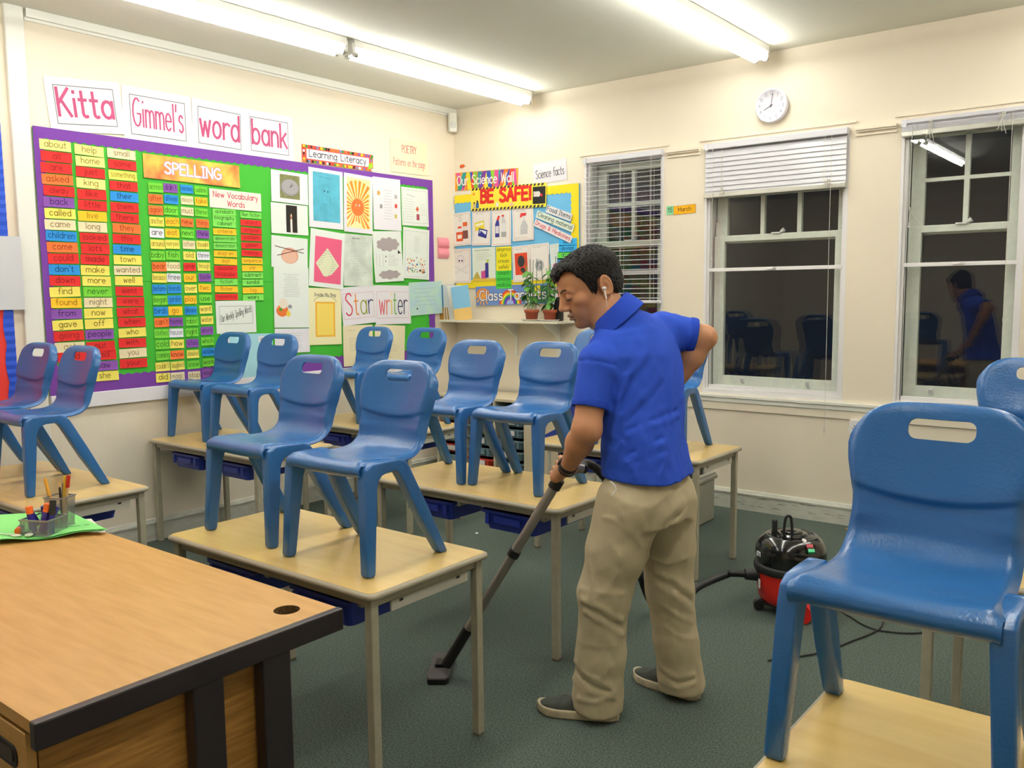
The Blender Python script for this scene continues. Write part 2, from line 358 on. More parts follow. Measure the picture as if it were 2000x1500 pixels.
def add_trays(root, xs, col=TRAYB, W=.55, yo=.030):
    for xc in xs:
        for s in (-1, 1):
            b = MB(); xx = xc+s*.163; b.box(xx-.008, xx+.008, .08, W-.06, TZ-.085, TZ-.05, RUN); b.box(xx-.016 if s > 0 else xx-.008, xx+.008 if s > 0 else xx+.016, .08, W-.06, TZ-.085, TZ-.081, RUN)
            b.build('tray_runner', root, bevel=.0015)
        b = tray_mesh(.312, .43, .086, col)
        # front grip recess and label slot
        b.box(-.07, .07, -.2205, -.214, -.05, -.022, col); b.box(-.12, -.1, -.221, -.213, -.06, -.014, col); b.box(.1, .12, -.221, -.213, -.06, -.014, col)
        o = b.build('tray', root); o.location = (xc, .235+yo, TZ-.068)
    # rail for the short end, with dark slot screws
    b = MB(); b.box(1.1-.036, 1.1-.028, .11, W-.09, TZ-.083, TZ-.05, RUN); 
    for y in (.15, W-.14): b.box(1.1-.029, 1.1-.0265, y-.009, y+.009, TZ-.062, TZ-.052, BLACK)
    b.build('end_rail', root, bevel=.001)
protoA, _, _ = make_table(); add_trays(protoA, (.33, .80))
TABLES = [  # x, y, rz, label
 (2.12, -3.998, 0, 'pale maple school table with two chairs on top, right behind the teacher desk'),
 (.205, -4.14, 0, 'school table holding two chairs by the left edge, behind the pot of pencils'),
 (.03, -2.90, 0, 'school table with two chairs against the wall under the word bank'),
 (1.985, -2.863, 0, 'school table with two chairs, front corner beside the vacuum wand'),
 (.15, -1.87, 0, 'school table with two chairs in front of the tray storage, farthest left row'),
 (1.995, -1.62, 0, 'school table with two chairs standing behind the man, nearest the windows'),
 (4.456, -4.264, 0, 'school table under the big blue chair at the lower right corner'),
 (4.41, -2.82, 0, 'school table on thin grey legs behind the lower right chair')]
for i, (x, y, rz, lab) in enumerate(TABLES):
    o = protoA if i == 0 else dup(protoA)
    o.location = (x, y, 0); o.rotation_euler = (0, 0, R(rz)); tag(o, lab, 'table', 'maple school tables')
    if i == 5:
        for c in o.children:
            if c.name.startswith('tray') and not c.name.startswith('tray_runner') and c.location.x > .6:
                c.data = c.data.copy(); c.data.materials[0] = TRAYD; c['label'] = 'dark brown tray'

# ---------------- one-piece plastic chairs ----------------
CHB = mat('blue_chair_plastic', '#2d69aa', .26, spec=.5, bump=.12, bscale=160, coat=.15)
def chair_profile():
    # (t-ordered) y forward is -y; z above the feet
    return [(-.150,.300),(-.178,.312),(-.186,.328),(-.176,.343),(-.150,.348),(-.10,.344),(-.05,.339),(0,.336),(.045,.338),(.08,.346),(.106,.362),(.124,.385),(.133,.415),(.139,.432),(.142,.445),(.145,.458),(.148,.472),(.151,.486),(.154,.505),(.159,.53),(.165,.555),(.173,.585),(.181,.612),(.187,.627),(.195,.636),(.204,.637),(.209,.630)]
def make_chair():
    root = empty('stacking_chair', (0, 0, 0))
    pr = catmull([(0, a, c) for a, c in chair_profile()], 4); n = len(pr)
    # arc length
    s = [0]
    for i in range(1, n): s.append(s[-1]+(pr[i]-pr[i-1]).length)
    def interp(v, xs, ys):
        return float(np.interp(v, xs, ys))
    NU = 40; grid = []; ZB = .54
    for i in range(n):
        p = pr[i]; row = []
        back = 1 if p.y > .05 else 0
        kb = max(0, min(1, (p.z-.345)/.07)) if back else 0      # 0 on the seat, 1 on the back
        if not back: hw = interp(p.y, [-.19, -.12, -.03, .06], [.172, .168, .164, .160])
        else: hw = interp(p.z, [.34, .38, .42, .45, .48, .52, .56, .59, .61, .625, .638], [.160, .158, .156, .158, .166, .174, .177, .175, .171, .166, .160])
        if i > n-9: hw = .160-.006*(i-(n-9))/8
        for k in range(NU+1):
            u = -1+2*k/NU; u = math.copysign(abs(u)**.85, u); x = hw*u; y, z = p.y, p.z
            if back and z > ZB: z = ZB+(z-ZB)*(1-.50*abs(u)**5.5)
            e = max(0, (abs(u)-.86)/.14)
            dd = p.z-(.447+.028*u*u)-.012; top_ = max(0, min(1, (n-2-i)/26)); top_ = top_*(2-top_)
            y += -.026*u*u*kb+.034*e*e*kb*top_-.011*kb*max(0, 1-abs(u)**5)*math.exp(-(dd/(.048 if dd > 0 else .010))**2)
            if i > n-6: y += .002*(i-n+6)
            z += (1-kb)*(.010*abs(u)**3-.016*e*e)*(1 if p.y > -.17 else .3)
            row.append(Vector((x, y, z)))
        grid.append(row)
    vs = [v for r_ in grid for v in r_]; M = NU+1
    b = MB(); b.add(vs, [(i*M+k, i*M+k+1, (i+1)*M+k+1, (i+1)*M+k) for i in range(n-1) for k in range(NU)], CHB, True)
    o = b.build('shell', None)
    md = o.modifiers.new('s', 'SOLIDIFY'); md.thickness = .006; md.offset = 0
    # hand hole cutter
    c = MB(); pts = rrect(-.062, .062, -.021, .021, .017, 6)
    yc, zc = .174, .590; ty, tz = .30, .954
    c.prism(pts, lambda a, h, w: (a, yc+h*ty+w*tz, zc+h*tz-w*ty), -.08, .08, CHB); co = c.build('cut')
    b2 = bmesh.new(); b2.from_mesh(co.data); bmesh.ops.recalc_face_normals(b2, faces=b2.faces); b2.to_mesh(co.data); b2.free()
    bo = o.modifiers.new('b', 'BOOLEAN'); bo.operation = 'DIFFERENCE'; bo.object = co; bo.solver = 'EXACT'
    bpy.context.view_layer.update(); dg = bpy.context.evaluated_depsgraph_get()
    full = bpy.data.meshes.new_from_object(o.evaluated_get(dg)); bpy.data.objects.remove(o); bpy.data.objects.remove(co)
    full.polygons.foreach_set('use_smooth', [True]*len(full.polygons)); full.update()
    full.set_sharp_from_angle(angle=R(50)) if hasattr(full, 'set_sharp_from_angle') else None
    cn = [tuple(v.vector) for v in full.corner_normals]
    for name, test in (('seat', lambda c_: c_.z < .395), ('backrest', lambda c_: c_.z >= .395)):
        fs = []; nn = []; vm = {}; vv = []
        for p in full.polygons:
            if test(p.center):
                f_ = []
                for li in p.loop_indices:
                    vi = full.loops[li].vertex_index
                    if vi not in vm: vm[vi] = len(vv); vv.append(tuple(full.vertices[vi].co))
                    f_.append(vm[vi]); nn.append(cn[li])
                fs.append(f_)
        me = bpy.data.meshes.new(name); me.from_pydata(vv, [], fs); me.materials.append(CHB)
        me.polygons.foreach_set('use_smooth', [True]*len(me.polygons)); me.update(); me.normals_split_custom_set(nn)
        ob = bpy.data.objects.new(name, me); COL.objects.link(ob); ob.parent = root
    # legs: outline polygons in the (y,z) plane, tapering in x, splayed outwards
    def leg(sx, out, inn, x_top, x_bot, wt, wb, name='leg'):
        # out / inn: edge polylines from top to foot
        b = MB(); nst = len(out); vs = []
        for i in range(nst):
            for (yy, zz), side in ((out[i], 0), (inn[i], 1)):
                f_ = 1-max(0, min(1, zz/.33)); xc = x_top+(x_bot-x_top)*f_; w = wt+(wb-wt)*f_
                vs += [(sx*(xc-w/2), yy, zz), (sx*(xc+w/2), yy, zz)]
        fs = []
        for i in range(nst-1):
            a, c = i*4, i*4+4
            fs += [(a, a+1, c+1, c), (a+3, a+2, c+2, c+3), (a+1, a+3, c+3, c+1), (a+2, a, c, c+2)]
        fs += [(0, 2, 3, 1), ((nst-1)*4, (nst-1)*4+1, (nst-1)*4+3, (nst-1)*4+2)]
        b.add(vs, fs, CHB)
        ob = b.build(name, root, bevel=.0065, bseg=3, smooth=True); return ob
    for sx in (-1, 1):
        # front leg with the shoulder bridging back to the rear leg
        leg(sx, [(-.03, .348), (-.10, .350), (-.145, .349), (-.172, .335), (-.180, .30), (-.186, .15), (-.192, .012), (-.188, 0)],
                [(-.03, .312), (-.085, .312), (-.105, .306), (-.120, .292), (-.128, .27), (-.142, .14), (-.156, .012), (-.160, 0)], .172, .190, .040, .036)
        leg(sx, [(-.045, .349), (-.025, .348), (.0, .338), (.018, .318), (.09, .18), (.168, .02), (.178, 0)],
                [(-.045, .311), (-.036, .307), (-.028, .298), (-.016, .278), (.055, .14), (.132, .014), (.145, 0)], .172, .190, .040, .036)
    return root
chair0 = make_chair()
CHAIRS = [
 (2.894, -3.712, 1, 'blue plastic chair on the table behind the teacher desk, right of its pair'),
 (2.393, -3.687, -1, 'blue plastic chair on the table behind the teacher desk, left of its pair'),
 (.885, -3.85, 0, 'blue plastic chair on the far left table, right of its pair, above the pencil pot'),
 (.40, -3.83, 2, 'blue plastic chair on the far left table, cut by the left edge of the photo'),
 (.25, -2.58, 0, 'blue plastic chair beside the light blue sheet under the word bank, left of its pair'),
 (.74, -2.60, 1, 'blue plastic chair under the word bank, right of its pair, behind a nearer chair'),
 (2.26, -2.555, 0, 'blue plastic chair on the middle table, left of its pair, below the book shelf'),
 (2.69, -2.535, -1, 'blue plastic chair on the middle table, just left of the man'),
 (.46, -1.56, 1, 'blue plastic chair on the farthest left row table, below the star writer posters'),
 (.95, -1.54, 0, 'blue plastic chair on the farthest left row table, nearest the room corner'),
 (2.18, -1.31, 0, 'blue plastic chair mostly hidden behind the man, left side of his body'),
 (2.73, -1.30, 1, 'blue plastic chair seen under the bent elbow of the man'),
 (4.67, -3.965, 0, 'large blue plastic chair in the right foreground, nearest the camera'),
 (4.66, -2.56, 0, 'blue plastic chair at the right edge, only its back showing above the nearest chair')]
for i, (x, y, rz, lab) in enumerate(CHAIRS):
    o = chair0 if i == 0 else dup(chair0)
    o.location = (x, y, TZ); o.rotation_euler = (0, 0, R(rz)); tag(o, lab, 'chair', 'blue one-piece chairs put up on the tables')

# ---------------- teacher desk ----------------
OAK = mat('oak_laminate', '#cfa05e', .42, nscale=4, hex2='#bf914c', stretch=(1.2, 9, 9), bump=.05, bscale=90)
OAKS = mat('oak_side', '#b98640', .5, nscale=7, hex2='#8f6229', stretch=(12, 1.2, 14)); DESKB = mat('desk_black', '#2b2325', .35, coat=.2)
CHIP = mat('chipboard', '#8a6a3e', .95, nscale=200, hex2='#3e2c18')
root = empty('teacher_desk', (2.66, -4.615, 0), label='oak teacher desk with thick black end frame, filling the lower left corner', cat='desk')
def D(b, name, parent=root, **k):
    b.v = [(v[0]-2.66, v[1]+4.615, v[2]) for v in b.v]; return b.build(name, parent, **k)
DZ = .72; b = MB()
# top with a grommet hole: ring of quads around the hole
gx, gy, gr = 3.276, -4.332, .033
hole = [(gx+gr*math.cos(2*PI*k/32), gy+gr*math.sin(2*PI*k/32)) for k in range(32)]
X0, X1, Y0, Y1 = 1.86, 3.362, -4.99, -4.243
bx = []
for k in range(32):
    a = 2*PI*k/32; dx, dy = math.cos(a), math.sin(a); t = .06/max(abs(dx), abs(dy)); bx.append((gx+dx*t, gy+dy*t))
vs = [(x, y, DZ) for x, y in hole]+[(x, y, DZ) for x, y in bx]; b.add(vs, [(k, 32+k, 32+(k+1)%32, (k+1)%32) for k in range(32)], OAK)
a0, a1, c0, c1 = gx-.06, gx+.06, gy-.06, gy+.06
b.add([(X0,Y0,DZ),(a0,Y0,DZ),(a0,Y1,DZ),(X0,Y1,DZ)], [(0,1,2,3)], OAK); b.add([(a1,Y0,DZ),(X1,Y0,DZ),(X1,Y1,DZ),(a1,Y1,DZ)], [(0,1,2,3)], OAK)
b.add([(a0,Y0,DZ),(a1,Y0,DZ),(a1,c0,DZ),(a0,c0,DZ)], [(0,1,2,3)], OAK); b.add([(a0,c1,DZ),(a1,c1,DZ),(a1,Y1,DZ),(a0,Y1,DZ)], [(0,1,2,3)], OAK)
b.add([(x, y, DZ) for x, y in hole]+[(x, y, DZ-.026) for x, y in hole], [(k, (k+1)%32, 32+(k+1)%32, 32+k) for k in range(32)], CHIP, True)
b.add([(x, y, DZ-.026) for x, y in hole]+[(x, y, DZ-.026) for x, y in bx], [(k, (k+1)%32, 32+(k+1)%32, 32+k) for k in range(32)], OAK)
b.add([(X0,Y0,DZ),(X1,Y0,DZ),(X1,Y0,DZ-.026),(X0,Y0,DZ-.026)], [(0,3,2,1)], OAK); b.add([(X0,Y1,DZ),(X1,Y1,DZ),(X1,Y1,DZ-.026),(X0,Y1,DZ-.026)], [(0,1,2,3)], OAK)
b.add([(X0,Y0,DZ),(X0,Y1,DZ),(X0,Y1,DZ-.026),(X0,Y0,DZ-.026)], [(0,1,2,3)], OAK)
b.add([(X0,Y0,DZ-.026),(a0,Y0,DZ-.026),(a0,Y1,DZ-.026),(X0,Y1,DZ-.026)], [(3,2,1,0)], OAK)
D(b, 'desktop')
b = MB(); b.box(3.362, 3.386, -4.993, -4.24, DZ-.055, DZ+.0015, DESKB); D(b, 'end_rail', bevel=.004)
for y0, y1 in ((-4.665, -4.588), (-4.485, -4.405)):
    b = MB(); b.box(3.345, 3.383, y0, y1, .03, DZ-.05, DESKB); D(b, 'leg', bevel=.004)
b = MB(); b.box(3.34, 3.386, -4.9, -4.3, 0, .035, DESKB); D(b, 'leg', bevel=.006)
b = MB(); b.box(1.86, 1.90, -4.9, -4.3, 0, .035, DESKB); b.box(1.865, 1.90, -4.62, -4.54, .03, DZ-.026, DESKB); D(b, 'leg', bevel=.004)
b = MB(); b.box(1.9, 3.33, -4.43, -4.412, .3, DZ-.026, OAKS); D(b, 'modesty_panel')
b = MB(); b.box(2.92, 3.34, -4.97, -4.44, .10, DZ-.03, OAKS); D(b, 'pedestal', bevel=.002)
for z0, z1 in ((.11, .40), (.405, .548), (.553, .686)):
    b = MB(); b.box(2.922, 3.338, -4.992, -4.972, z0, z1, OAK); d_ = D(b, 'drawer', bevel=.002)
    hb = MB(); zc = (z0+z1)/2+.005
    hb.rbox(3.17, 3.30, -.0045-4.99, -4.992+.001, zc-.024, zc+.024, .02, BLACK, axis='y'); D(hb, 'handle', d_, bevel=.001)
    hb = MB(); hb.rbox(3.182, 3.288, -4.9975, -4.994, zc-.013, zc+.013, .011, mat('handle_recess', '#3a2a22', .35), axis='y'); D(hb, 'handle_recess', d_)

# green papers under the pots
GP = mat('green_card', '#86e07e', .6); WP = P('#e9e9df')
def wavy_sheet(name, corners, z, m, lab, nw=20, amp=.006, seed=1, text=False):
    root = empty(name, (sum(c[0] for c in corners)/4, sum(c[1] for c in corners)/4, z), label=lab, cat='paper', group='papers under the desk tidy')
    rr = random.Random(seed); b = MB(); A, B_, C_, D_ = [Vector((*c, 0)) for c in corners]; vs = []
    def pt(u, v, dz=0):
        p = (A*(1-u)+B_*u)*(1-v)+(D_*(1-u)+C_*u)*v
        e = (1-v)**3*(.5+.5*math.sin(u*9+seed))*amp+max(0, u-.75)**2*amp*9
        return (p.x-root.location.x, p.y-root.location.y, .0006+e+dz)
    for i in range(nw+1):
        for j in range(9): vs.append(pt(i/nw, j/8))
    b.add(vs, [(i*9+j, (i+1)*9+j, (i+1)*9+j+1, i*9+j+1) for i in range(nw) for j in range(8)], m, True)
    if text:
        tm = mat('ink_dark', '#2f4a38', .8)
        for v, u0, u1 in ((.24, .50, .70), (.24, .72, .86), (.24, .9, .95)):
            b.add([pt(u0, v, .0007), pt(u1, v, .0007), pt(u1, v+.015, .0007), pt(u0, v+.015, .0007)], [(0,1,2,3)], tm)
    b.build('sheet', root); return root
wavy_sheet('paper_sheet', [(1.93,-4.53), (2.215,-4.262), (1.99,-4.20), (1.60,-4.40)], DZ+.002, WP, 'white sheet lying beneath the green papers on the teacher desk', seed=1, amp=.012)
wavy_sheet('green_paper', [(2.04,-4.545), (2.195,-4.25), (1.79,-4.20), (1.57,-4.47)], DZ+.0075, GP, 'green printed sheet under the mesh pots on the teacher desk, topmost', seed=1, amp=.012, text=True)
wavy_sheet('green_paper', [(2.045,-4.535), (2.205,-4.247), (1.80,-4.22), (1.58,-4.48)], DZ+.0045, GP, 'green sheet just under the topmost green sheet on the teacher desk', seed=1, amp=.012)
# wire mesh desk tidy
MESH = bpy.data.materials.new('steel_mesh'); MESH.use_nodes = True; nt = MESH.node_tree; pb = nt.nodes['Principled BSDF']; pb.inputs['Base Color'].default_value = (*lin('#9b9aa0'), 1); pb.inputs['Metallic'].default_value = .4; pb.inputs['Roughness'].default_value = .4
tr = nt.nodes.new('ShaderNodeBsdfTransparent'); mx = nt.nodes.new('ShaderNodeMixShader'); ck = nt.nodes.new('ShaderNodeTexChecker'); ck.inputs['Scale'].default_value = 700; tc = nt.nodes.new('ShaderNodeTexCoord')
nt.links.new(tc.outputs['Object'], ck.inputs[0]); nt.links.new(ck.outputs['Fac'], mx.inputs[0]); nt.links.new(tr.outputs[0], mx.inputs[2]); nt.links.new(pb.outputs[0], mx.inputs[1]); nt.links.new(mx.outputs[0], nt.nodes['Material Output'].inputs[0])
STEEL = mat('steel_rim', '#a2a3a2', .35, metal=.5)
def meshbox(name, parent, x0, x1, y0, y1, z0, z1, taper=0):
    b = MB(); t = taper
    b.add([(x0+t,y0+t,z0),(x1-t,y0+t,z0),(x1-t,y1-t,z0),(x0+t,y1-t,z0),(x0,y0,z1),(x1,y0,z1),(x1,y1,z1),(x0,y1,z1)], [(0,1,5,4),(1,2,6,5),(2,3,7,6),(3,0,4,7)], MESH)
    b.add([(x0+t,y0+t,z0),(x1-t,y0+t,z0),(x1-t,y1-t,z0),(x0+t,y1-t,z0)], [(3,2,1,0)], STEEL)
    o = b.build(name, parent)
    c = MB()
    for z, q in ((z0, t), (z1, 0)):
        r_ = .0022
        c.box(x0+q-r_, x1-q+r_, y0+q-r_, y0+q+r_, z-r_, z+r_, STEEL); c.box(x0+q-r_, x1-q+r_, y1-q-r_, y1-q+r_, z-r_, z+r_, STEEL)
        c.box(x0+q-r_, x0+q+r_, y0+q, y1-q, z-r_, z+r_, STEEL); c.box(x1-q-r_, x1-q+r_, y0+q, y1-q, z-r_, z+r_, STEEL)
    c.build('rim', o); return o
tz = .7295; TX, TY = 2.045, -4.385
td = empty('desk_tidy', (TX, TY, tz), R(27), label='steel mesh desk tidy with a low tray and a tall pencil cup on green paper', cat='desk organiser')
meshbox('marker_tray', td, -.052, .052, -.047, .047, .002, .052)
meshbox('pencil_cup', td, -.036, .036, .05, .115, .002, .105, .005)
def stick(name, base, tip, r, cols, lab, cat='pen', grp='pens and pencils in the desk tidy', n=10, cap=None):
    base, tip = Vector(base), Vector(tip); root = empty(name, base, label=lab, cat=cat, group=grp); d_ = (tip-base)
    if len(cols) == 1 or True:
        a = 0
        for fr, c, rr_, nm in cols:
            b = MB(); b.tube([d_*a, d_*fr], rr_ if isinstance(rr_, list) else [rr_, rr_], c, n); b.build(nm, root, bevel=.0 if n > 8 else 0); a = fr
    return root
mt = Matrix.Rotation(R(27), 4, 'Z')
def TD(x, y, z): v = mt @ Vector((x, y, z)); return (TX+v.x, TY+v.y, tz+v.z)
PUR = mat('marker_purple', '#3a2f9c', .3, coat=.4); ORG = mat('marker_orange', '#ff7a2e', .4); BLU = mat('pen_blue', '#2a2a8c', .35)
stick('glue_stick', TD(-.03,-.012,.006), TD(-.038,-.018,.092), .011, [(.72, PUR, .0115, 'barrel'), (1, ORG, .0118, 'cap')], 'purple glue stick with orange cap standing at the left of the mesh tray', 'glue stick', 'glue sticks')
stick('glue_stick', TD(.0,-.01,.006), TD(.022,.0,.10), .0115, [(.72, PUR, .0115, 'barrel'), (1, ORG, .012, 'cap')], 'purple glue stick with orange cap leaning in the middle of the mesh tray', 'glue stick', 'glue sticks')
stick('marker_pen', TD(.043,-.02,.006), TD(.041,.0,.112), .01, [(.55, BLU, .0095, 'barrel'), (1, mat('marker_black', '#2a2724', .4), .0105, 'cap')], 'dark blue marker with a tall black cap at the right of the mesh tray', 'marker')
stick('marker_pen', TD(.015,-.02,.01), TD(.044,.018,.085), .008, [(1, PUR, .008, 'barrel')], 'purple marker leaning between the glue stick and the black capped marker', 'marker')
stick('marker_pen', TD(-.046,.03,.02), TD(-.053,.0,.075), .009, [(1, BLU, .0095, 'barrel')], 'dark blue marker resting over the left end of the mesh tray', 'marker')
stick('marker_pen', TD(-.02,.035,.01), TD(-.015,.02,.085), .009, [(1, BLU, .008, 'barrel')], 'dark blue marker between the two glue sticks, seen end on', 'marker')
stick('glue_stick', TD(-.085,-.005,.014), TD(-.062,-.045,.014), .010, [(.62, PUR, .0115, 'barrel'), (1, ORG, .0118, 'cap')], 'purple and orange glue stick lying down on the green paper', 'glue stick', 'glue sticks')
YEL = mat('pencil_yellow', '#f2ae3a', .4); RED = mat('pencil_red', '#c22a1c', .4); WOOD = mat('pencil_wood', '#cfa877', .7); GRY = mat('pencil_grey', '#8d8678', .5)
stick('pencil', TD(-.012,.075,.01), TD(-.055,.085,.165), .004, [(1, YEL, .0058, 'barrel')], 'thick yellow crayon leaning left out of the mesh cup', 'crayon')
stick('pencil', TD(.012,.08,.01), TD(.035,.09,.178), .004, [(.75, WOOD, .005, 'barrel'), (1, RED, .0065, 'end')], 'pencil with a broad red end, rightmost in the mesh cup', 'pencil')
stick('pencil', TD(.005,.085,.01), TD(.020,.09,.175), .004, [(1, mat('pencil_stripe', '#e5bd2a', .4), .0038, 'barrel')], 'thin yellow pencil just left of the red ended one', 'pencil')
stick('pencil', TD(.0,.09,.01), TD(.004,.10,.165), .004, [(.9, GRY, .004, 'barrel'), (1, WOOD, [.004, .001], 'tip')], 'grey pencil sharpened end up in the middle of the mesh cup', 'pencil')
stick('pencil', TD(-.008,.10,.01), TD(-.012,.10,.15), .004, [(.88, mat('pencil_dark', '#4a4038', .5), .0042, 'barrel'), (1, WOOD, [.0042, .001], 'tip')], 'dark pencil sharpened end up beside the yellow crayon', 'pencil')
stick('pencil', TD(.008,.10,.01), TD(.012,.108,.158), .004, [(1, GRY, .0035, 'barrel')], 'thin grey pencil behind the others in the mesh cup', 'pencil')
# pale plastic spoons lying crossed in front
SP = mat('pale_plastic', '#dfe9cf', .35)
for k, (x, y, a, lab) in enumerate(((2.035, -4.47, R(205), 'pale green plastic spoon lying crossed, pointing left on the green paper'), (2.06, -4.44, R(150), 'pale green plastic spoon on the green paper nearest the mesh tray'))):
    rt = empty('plastic_spoon', (x, y, DZ+.018), a, label=lab, cat='spoon', group='plastic spoons')
    b = MB(); b.lathe([(.0, .003), (.008, .0025), (.013, 0), (.011, -.003), (0, -.005)], SP, n=16, mtx=Matrix.Diagonal((1.6, 1, 1, 1))); b.build('bowl', rt)
    b = MB(); b.tube([(.015, 0, 0), (.05, 0, .001), (.10, 0, .004)], [.004, .0028, .0035], SP, 8); b.build('handle', rt)

# ---------------- tray storage unit ----------------
CREAM = mat('cream_laminate', '#dccfb2', .5); TG = mat('grey_tray', '#6f8a93', .4); TR_ = mat('red_tray', '#c8412c', .4); LABW = P('#e8e6e2')
ux0, ux1, uy0, uy1, uz = .18, 1.10, -.47, -.03, .70
su = empty('tray_storage_unit', ((ux0+ux1)/2, (uy0+uy1)/2, 0), label='cream storage unit full of grey and red trays below the shelf', cat='storage unit')
cx_, cy_ = su.location.x, su.location.y
def SU(b, name, par=su, **k): b.v = [(v[0]-cx_, v[1]-cy_, v[2]) for v in b.v]; return b.build(name, par, **k)
b = MB(); b.box(ux0, ux1, uy0, uy1, uz-.02, uz, CREAM); b.box(ux0, ux1, uy0, uy1, .03, .05, CREAM)
for k in range(4):
    x = ux0+(ux1-ux0-.018)*k/3; b.box(x, x+.018, uy0, uy1, 0, uz-.02, CREAM)
b.box(ux0, ux1, uy1-.01, uy1, 0, uz, mat('unit_back', '#2a2622', .9)); SU(b, 'carcass')
for c in range(3):
    xc = ux0+(ux1-ux0-.018)*(c+.5)/3+.009
    for r_ in range(7):
        z = .125+r_*.087
        col = TR_ if (c, r_) in ((0, 4), (1, 1), (0, 2)) else TG
        t = tray_mesh(.275, .40, .068, col)
        t.box(-.05, .05, -.2015, -.195, -.05, -.012, LABW if (c+r_) % 2 == 0 or c == 2 else col)
        t.box(-.09, -.075, -.203, -.19, -.06, -.006, col); t.box(.075, .09, -.203, -.19, -.06, -.006, col)
        o = t.build('tray', su); o.location = (xc-cx_, uy0+.20-cy_, z)
# blue folded board standing behind the table near the unit
BB = mat('royal_blue_board', '#2d3f9e', .6)
b = MB(); b.prism([(-.37, .405), (.30, .405), (.30, .82), (-.04, .82), (-.12, .55), (-.37, .42)], lambda a, h, w: (a, w, h), -.012, .012, BB)
e = empty('blue_board', (1.62, -.62, 0), R(-3), label='royal blue board standing behind the table left of the man', cat='board'); b.build('panel', e, bevel=.004)
for lx in (-.2, .2):
    b = MB(); b.box(lx-.01, lx+.01, -.01, .01, 0, .41, RUN); b.box(lx-.012, lx+.012, -.10, .10, 0, .015, RUN); b.build('stand_leg', e, bevel=.002)
# small grey crate in the back under the far table
e = empty('grey_crate', (2.35, -.55, 0), label='grey plastic crate on the carpet under the table behind the man', cat='crate')
b = MB(); CR = mat('crate_grey', '#9a9a8e', .5); b.box(-.25, .25, -.18, .18, .005, .30, CR); b.box(-.265, .265, -.195, .195, .28, .31, CR); b.build('crate_body', e, bevel=.008)
b = MB(); b.box(-.255, .255, -.185, .185, .31, .325, CR); b.build('lid', e, bevel=.004)

# ---------------- vacuum cleaner ----------------
VR = mat('vacuum_red', '#d81f16', .35, coat=.3); VB = mat('vacuum_black', '#0d0d0e', .14, coat=.6); VG = mat('vacuum_rim', '#1e1e1f', .5)
vc = Vector((3.61, -1.70, 0)); vr = .165
va = empty('vacuum_cleaner', vc, 0, label='red and black tub vacuum cleaner on the carpet behind the man', cat='vacuum cleaner')
b = MB(); b.lathe([(0, .045), (.10, .045), (.135, .055), (.148, .08), (.154, .12), (.16, .205), (.16, .21)], VR, n=48); b.build('drum', va)
b = MB(); b.lathe([(.158, .20), (.168, .202), (.171, .215), (.171, .232), (.166, .238), (.158, .24)], VG, n=48); b.build('rim_band', va)
b = MB(); b.lathe([(.158, .235), (.160, .25), (.163, .285), (.158, .315), (.145, .345), (.120, .368), (.088, .378), (.085, .372), (.078, .372), (.070, .380), (0, .382)], VB, n=48)
for v_ in range(len(b.v)):  # faint fluting of the dome
    x, y, z = b.v[v_]; a = math.atan2(y, x); q = 1+.03*math.cos(5*a+1.0)*max(0, min(1, (z-.25)/.06))*max(0, min(1, (.375-z)/.03)); b.v[v_] = (x*q, y*q, z)
b.build('dome', va)
b = MB(); b.tube(catmull([(-.015, -.062, .37), (-.012, -.062, .43), (-.006, -.058, .465), (.006, -.05, .47), (.014, -.045, .45), (.02, -.045, .378)], 5), .0065, VG, 8); b.build('handle', va)
b = MB(); b.lathe([(.013, .375), (.013, .43), (.011, .434), (0, .434)], VG, c=(-.075, -.02, 0), n=14); b.build('winder_knob', va)
b = MB(); b.lathe([(.05, .381), (.05, .388), (.046, .391), (0, .391)], VB, n=30, c=(0, .0, 0)); b.build('winder_disc', va)
b = MB(); b.lathe([(.017, 0), (.017, .003), (0, .004)], WHITE, n=18, c=(.08, -.075, .367), mtx=Matrix.Rotation(R(25), 4, 'X')); b.build('dial', va)
for c_, dx, hx in (('red_button', .118, '#b8323f'), ('green_button', .128, '#45c48a')):
    b = MB(); b.obox((dx, -.09+(.0 if 'red' in c_ else -.008), .352 if 'red' in c_ else .335), (.012, .008, 0), (-.004, .006, .006), (.002, -.004, .006), mat(c_, hx, .3)); b.build(c_, va, bevel=.001)
for ax, ay, rr_ in ((.10, -.11, .045), (.13, .06, .045), (-.125, -.075, .024), (-.11, .09, .024)):
    b = MB(); d_ = Vector((ax, ay, 0)).normalized(); s_ = Vector((-d_.y, d_.x, 0))
    if rr_ > .03:
        b.tube([Vector((ax*1.05, ay*1.05, rr_))-Vector((0, 1, 0))*.02, Vector((ax*1.05, ay*1.05, rr_))+Vector((0, 1, 0))*.02], rr_, VR if ay < 0 else BLACK, 24)
    else: b.tube([Vector((ax, ay, rr_))-s_*.016, Vector((ax, ay, rr_))+s_*.016], rr_, BLACK, 16)
    b.build('wheel', va)
b = MB(); b.obox((.0, 0, .05), (.11, 0, 0), (0, .11, 0), (0, 0, .008), BLACK); b.build('chassis', va)
